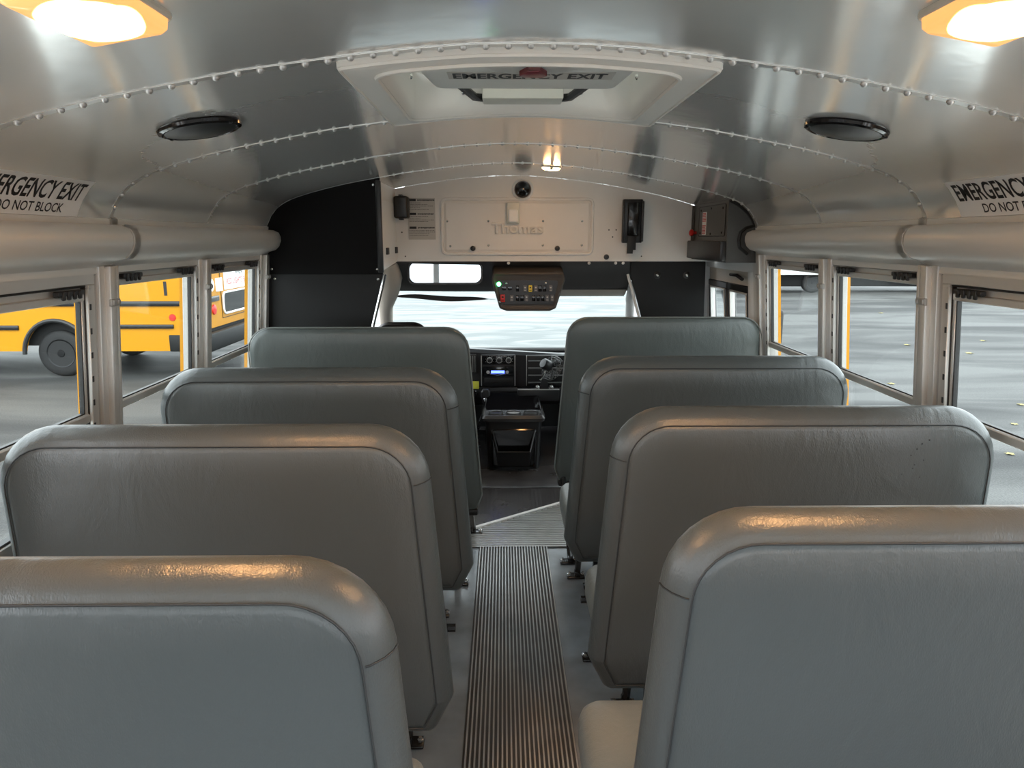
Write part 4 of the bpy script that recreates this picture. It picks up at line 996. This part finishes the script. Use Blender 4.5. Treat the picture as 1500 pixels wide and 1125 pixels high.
def wheel(name, parent, c, ax, r=.38, w_=.22):
    bm = NB(); lathe(bm, [(r * .60, 0), (r * .86, -.004), (r * .97, .02), (r, .05), (r, w_ - .05), (r * .97, w_ - .02), (r * .6, w_)], c, ax, 40); t_ = obj(name, bm, M['tyre'], parent)
    bm = NB(); n = Vector(ax)
    lathe(bm, [(r * .61, .002), (r * .60, -.006), (r * .55, .0), (r * .50, .05), (r * .30, .075), (r * .22, .05), (r * .16, .0), (r * .14, -.01), (0, -.012)], c, ax, 32); rm = obj('rim', bm, M['rim'], t_)
    bm = NB()
    for k in range(8):
        a = 2 * PI * k / 8; q = Vector((0, 0, 1)).rotation_difference(n).to_matrix(); dome(bm, Vector(c) + q @ Vector((r * .27 * math.cos(a), r * .27 * math.sin(a), .06)), -n, .018, .03, 6)
    obj('wheel_nuts', bm, M['chrome'], rm)
t = empty('parked_school_bus', (-8.0, 12.5, GZ), 'yellow school bus parked across the lot beyond the left windows', 'bus'); loc = Vector(t.location)
X1 = -4.85; X0 = -12.0; Y0 = 11.3; Y1 = 13.75; zb = -.37; wx = -7.15; wr = .50
# side faces with the wheel arch cut out
bm = NB()
def sidepoly():
    pts = [(X0, zb), (wx - wr, zb)] + [(wx - wr * math.cos(PI * k / 16), -.42 + (wr + .02) * math.sin(PI * k / 16)) for k in range(1, 16)] + [(wx + wr, zb), (X1 - .03, zb), (X1, zb + .04), (X1, 1.6), (X1 - .06, 1.9), (X0, 1.9)]
    return pts
for y in (Y0, Y1): prism(bm, sidepoly(), 'y', y - .02, y + .02)
box(bm, X1 - .04, X1, Y0, Y1, -.06, 1.9); 
rr = []
for x in (X0, X1 - .06):
    rr.append([(x, Y0 + (Y1 - Y0) * u, 1.9 + .26 * math.sin(PI * u) ** .6) for u in [k / 16 for k in range(17)]] + [(x, Y1, 1.86), (x, Y0, 1.86)])
loft(bm, rr); o = obj('body', bm, M['yellow'], t, smooth=False); o.location = -loc; body = o
def out(name, m, parent=body, fn=None):
    bm = NB(); fn(bm); return obj(name, bm, m, parent)
out('underbody', M['underbody'], fn=lambda b: (box(b, X0 + .2, X1 - .1, Y0 + .12, Y1 - .12, -.30, 1.86), box(b, X1 - .12, X1 - .02, Y0 + .03, Y1 - .03, -.45, -.05)))
out('upper_rub_rail', M['steel_black'], fn=lambda b: (box(b, X0, X1 - .14, Y0 - .045, Y0, .345, .425, .008), box(b, X1 - .02, X1 + .02, Y0 + .10, Y0 + .78, .365, .455, .006)))
out('lower_rub_rail', M['steel_black'], fn=lambda b: (box(b, X0, wx - .56, Y0 - .045, Y0, -.03, .045, .008), box(b, wx + .62, X1 - .42, Y0 - .045, Y0, -.01, .055, .008)))
out('arch_flare', M['rubber'], fn=lambda b: tube(b, [(wx - (wr + .02) * math.cos(PI * k / 20), Y0 - .025, -.42 + (wr + .04) * math.sin(PI * k / 20)) for k in range(0, 21)], .034, 8))
def bumper(b): box(b, X1 - .52, X1 + .10, Y0 - .03, Y0 + .08, -.38, -.11, .02); box(b, X1 - .02, X1 + .14, Y0, Y1, -.38, -.11, .02)
bp_ = out('rear_bumper', M['charcoal'], fn=bumper)
def bolts(b):
    for z in (-.2, -.3): dome(b, (X1 - .28, Y0 - .03, z), (0, -1, 0), .022, .015)
out('bumper_bolts', M['bolt'], bp_, bolts)
out('side_reflector', M['red'], fn=lambda b: lathe(b, [(.055, 0), (.05, .012), (0, .014)], (-5.28, Y0 - .02, .165), (0, -1, 0), 24))
out('tail_light', M['red'], fn=lambda b: lathe(b, [(.085, 0), (.08, .02), (0, .035)], (X1, Y0 + .55, .235), (1, 0, 0), 24))
out('signal_light', M['bright_white'], fn=lambda b: lathe(b, [(.11, 0), (.10, .02), (0, .03)], (X1, Y0 + .50, .64), (1, 0, 0), 24))
out('white_plate', M['bright_white'], fn=lambda b: box(b, X1, X1 + .01, Y0 + .70, Y0 + .98, .52, .74))
rw = out('rear_window', M['glass_dark'], fn=lambda b: prism(b, rrect(12.28, 13.66, .145, .47, .08), 'x', X1 + .001, X1 + .012))
out('window_rubber', M['bright_white'], rw, lambda b: tube(b, [(X1 + .014, y, z) for y, z in rrect(12.25, 13.69, .125, .485, .09)], .018, 6, close=True))
out('door_seam', M['print'], fn=lambda b: (tube(b, [(X1 + .004, 12.2, .06), (X1 + .004, 13.7, .06)], .006, 4), tube(b, [(X1 + .004, 12.2, .06), (X1 + .004, 12.2, 1.5)], .006, 4)))
sg = out('warning_sign', M['bright_white'], fn=lambda b: box(b, X1 + .002, X1 + .012, 12.36, 13.72, .525, 1.10))
for s, w_, h_, z, m in (('DO NOT PASS', 1.1, .12, .99, M['print']), ('WHEN', .36, .10, .815, M['print']), ('RED LIGHTS FLASH', 1.15, .10, .66, M['print_red'])):
    b = text_bm(s, w_, h_, .012); warp(b, lambda x, y, zz: (X1 + .014, 13.04 + x, z + y)); obj('lettering', b, m, sg, smooth=False)
b = text_bm('1', .05, .22, .0); warp(b, lambda x, y, zz: (-5.35 + x, Y0 - .023, .62 + y)); obj('number', b, M['print'], body, smooth=False)
for k in range(7):
    x = X1 - .45 - k * .95
    out('side_window', M['glass_dark'], fn=lambda b, x=x: prism(b, rrect(x - .80, x, 1.0, 1.62, .05), 'y', Y0 - .028, Y0 - .021))
out('rear_seam', M['print'], fn=lambda b: tube(b, [(X1 - .16, Y0 - .022, zb), (X1 - .16, Y0 - .022, 1.8)], .004, 4))
wheel('wheel', t, Vector((wx, Y0 + .06, GZ + .38)) - loc, (0, 1, 0)); wheel('wheel', t, Vector((wx, Y1 - .06, GZ + .38)) - loc, (0, -1, 0)); wheel('wheel', t, Vector((X0 + .9, Y0 + .06, GZ + .38)) - loc, (0, 1, 0)); wheel('wheel', t, Vector((X0 + .9, Y1 - .06, GZ + .38)) - loc, (0, -1, 0))

t = empty('white_trailer', (14, 29, GZ), 'long white trailer parked far across the lot beyond the right windows', 'trailer')
bm = NB(); box(bm, -5.5, 6.5, -.2, 2.3, .80, 3.2, .05); obj('trailer_body', bm, M['trailer'], t)
bm = NB(); box(bm, -5.4, 6.4, -.25, -.18, .74, .82); obj('edge_rail', bm, M['alu'], t)
bm = NB(); box(bm, -5.2, 6.2, .2, 2.0, .25, .80, .04); obj('underframe', bm, M['underbody'], t)
for x in (-1.4, -.3, 4.6): wheel('wheel', t, (x, .1, .42), (0, 1, 0), .42, .25)
t = empty('parked_white_car', (19.5, 26.5, GZ), 'white car front corner parked at the far right beyond the windows', 'car')
bm = NB(); loft(bm, [[(x, y, z) for x, z in rpoly([(-2.0, .25), (2.0, .25), (2.1, .7), (1.1, .85), (.6, 1.35), (-1.1, 1.38), (-1.9, .9)], [.1] * 7, i, 4)] for i, y in ((.12, 0), (0, .15), (0, 1.55), (.12, 1.7))]); obj('car_body', bm, M['trailer'], t)
for x in (-1.25, 1.3): wheel('wheel', t, (x, -.02, .33), (0, 1, 0), .33, .2)

# fallen leaves
bm = NB()
lf = [(0, -.05), (.02, -.03), (.045, -.035), (.03, 0), (.05, .03), (.015, .025), (0, .06), (-.015, .025), (-.05, .03), (-.03, 0), (-.045, -.035), (-.02, -.03)]
A = [bm.verts.new((x * 1.7, y * 1.7, .012 + .02 * abs(x) / .05 * (1 if i % 2 else .4))) for i, (x, y) in enumerate(lf)]; c_ = bm.verts.new((0, 0, .004))
for i in range(len(A)): bm.faces.new((A[i], A[(i + 1) % len(A)], c_))
leaf0 = obj('fallen_leaf', bm, M['leaf'])
LP = [(5.9, 10.6), (6.1, 8.2), (5.1, 5.9), (5.2, 7.0), (9.0, 13.5), (12.5, 19.5), (7.6, 11.8), (4.2, 4.2), (6.9, 9.2), (4.8, 5.0), (10.4, 15.2), (3.7, 4.6), (8.4, 14.6), (13.2, 17.0), (11.2, 21.0)]
for i, (x, y) in enumerate(LP):
    o = leaf0 if i == 0 else leaf0.copy()
    if i: C.objects.link(o)
    o.location = (x, y, GZ); o.rotation_euler = (0, 0, random.uniform(0, 6)); s = random.uniform(.5, .95); o.scale = (s, s, s)
    tag(o, 'yellow fallen leaf lying on the grey asphalt beyond the right windows', 'leaf', 'yellow leaves scattered on the asphalt')
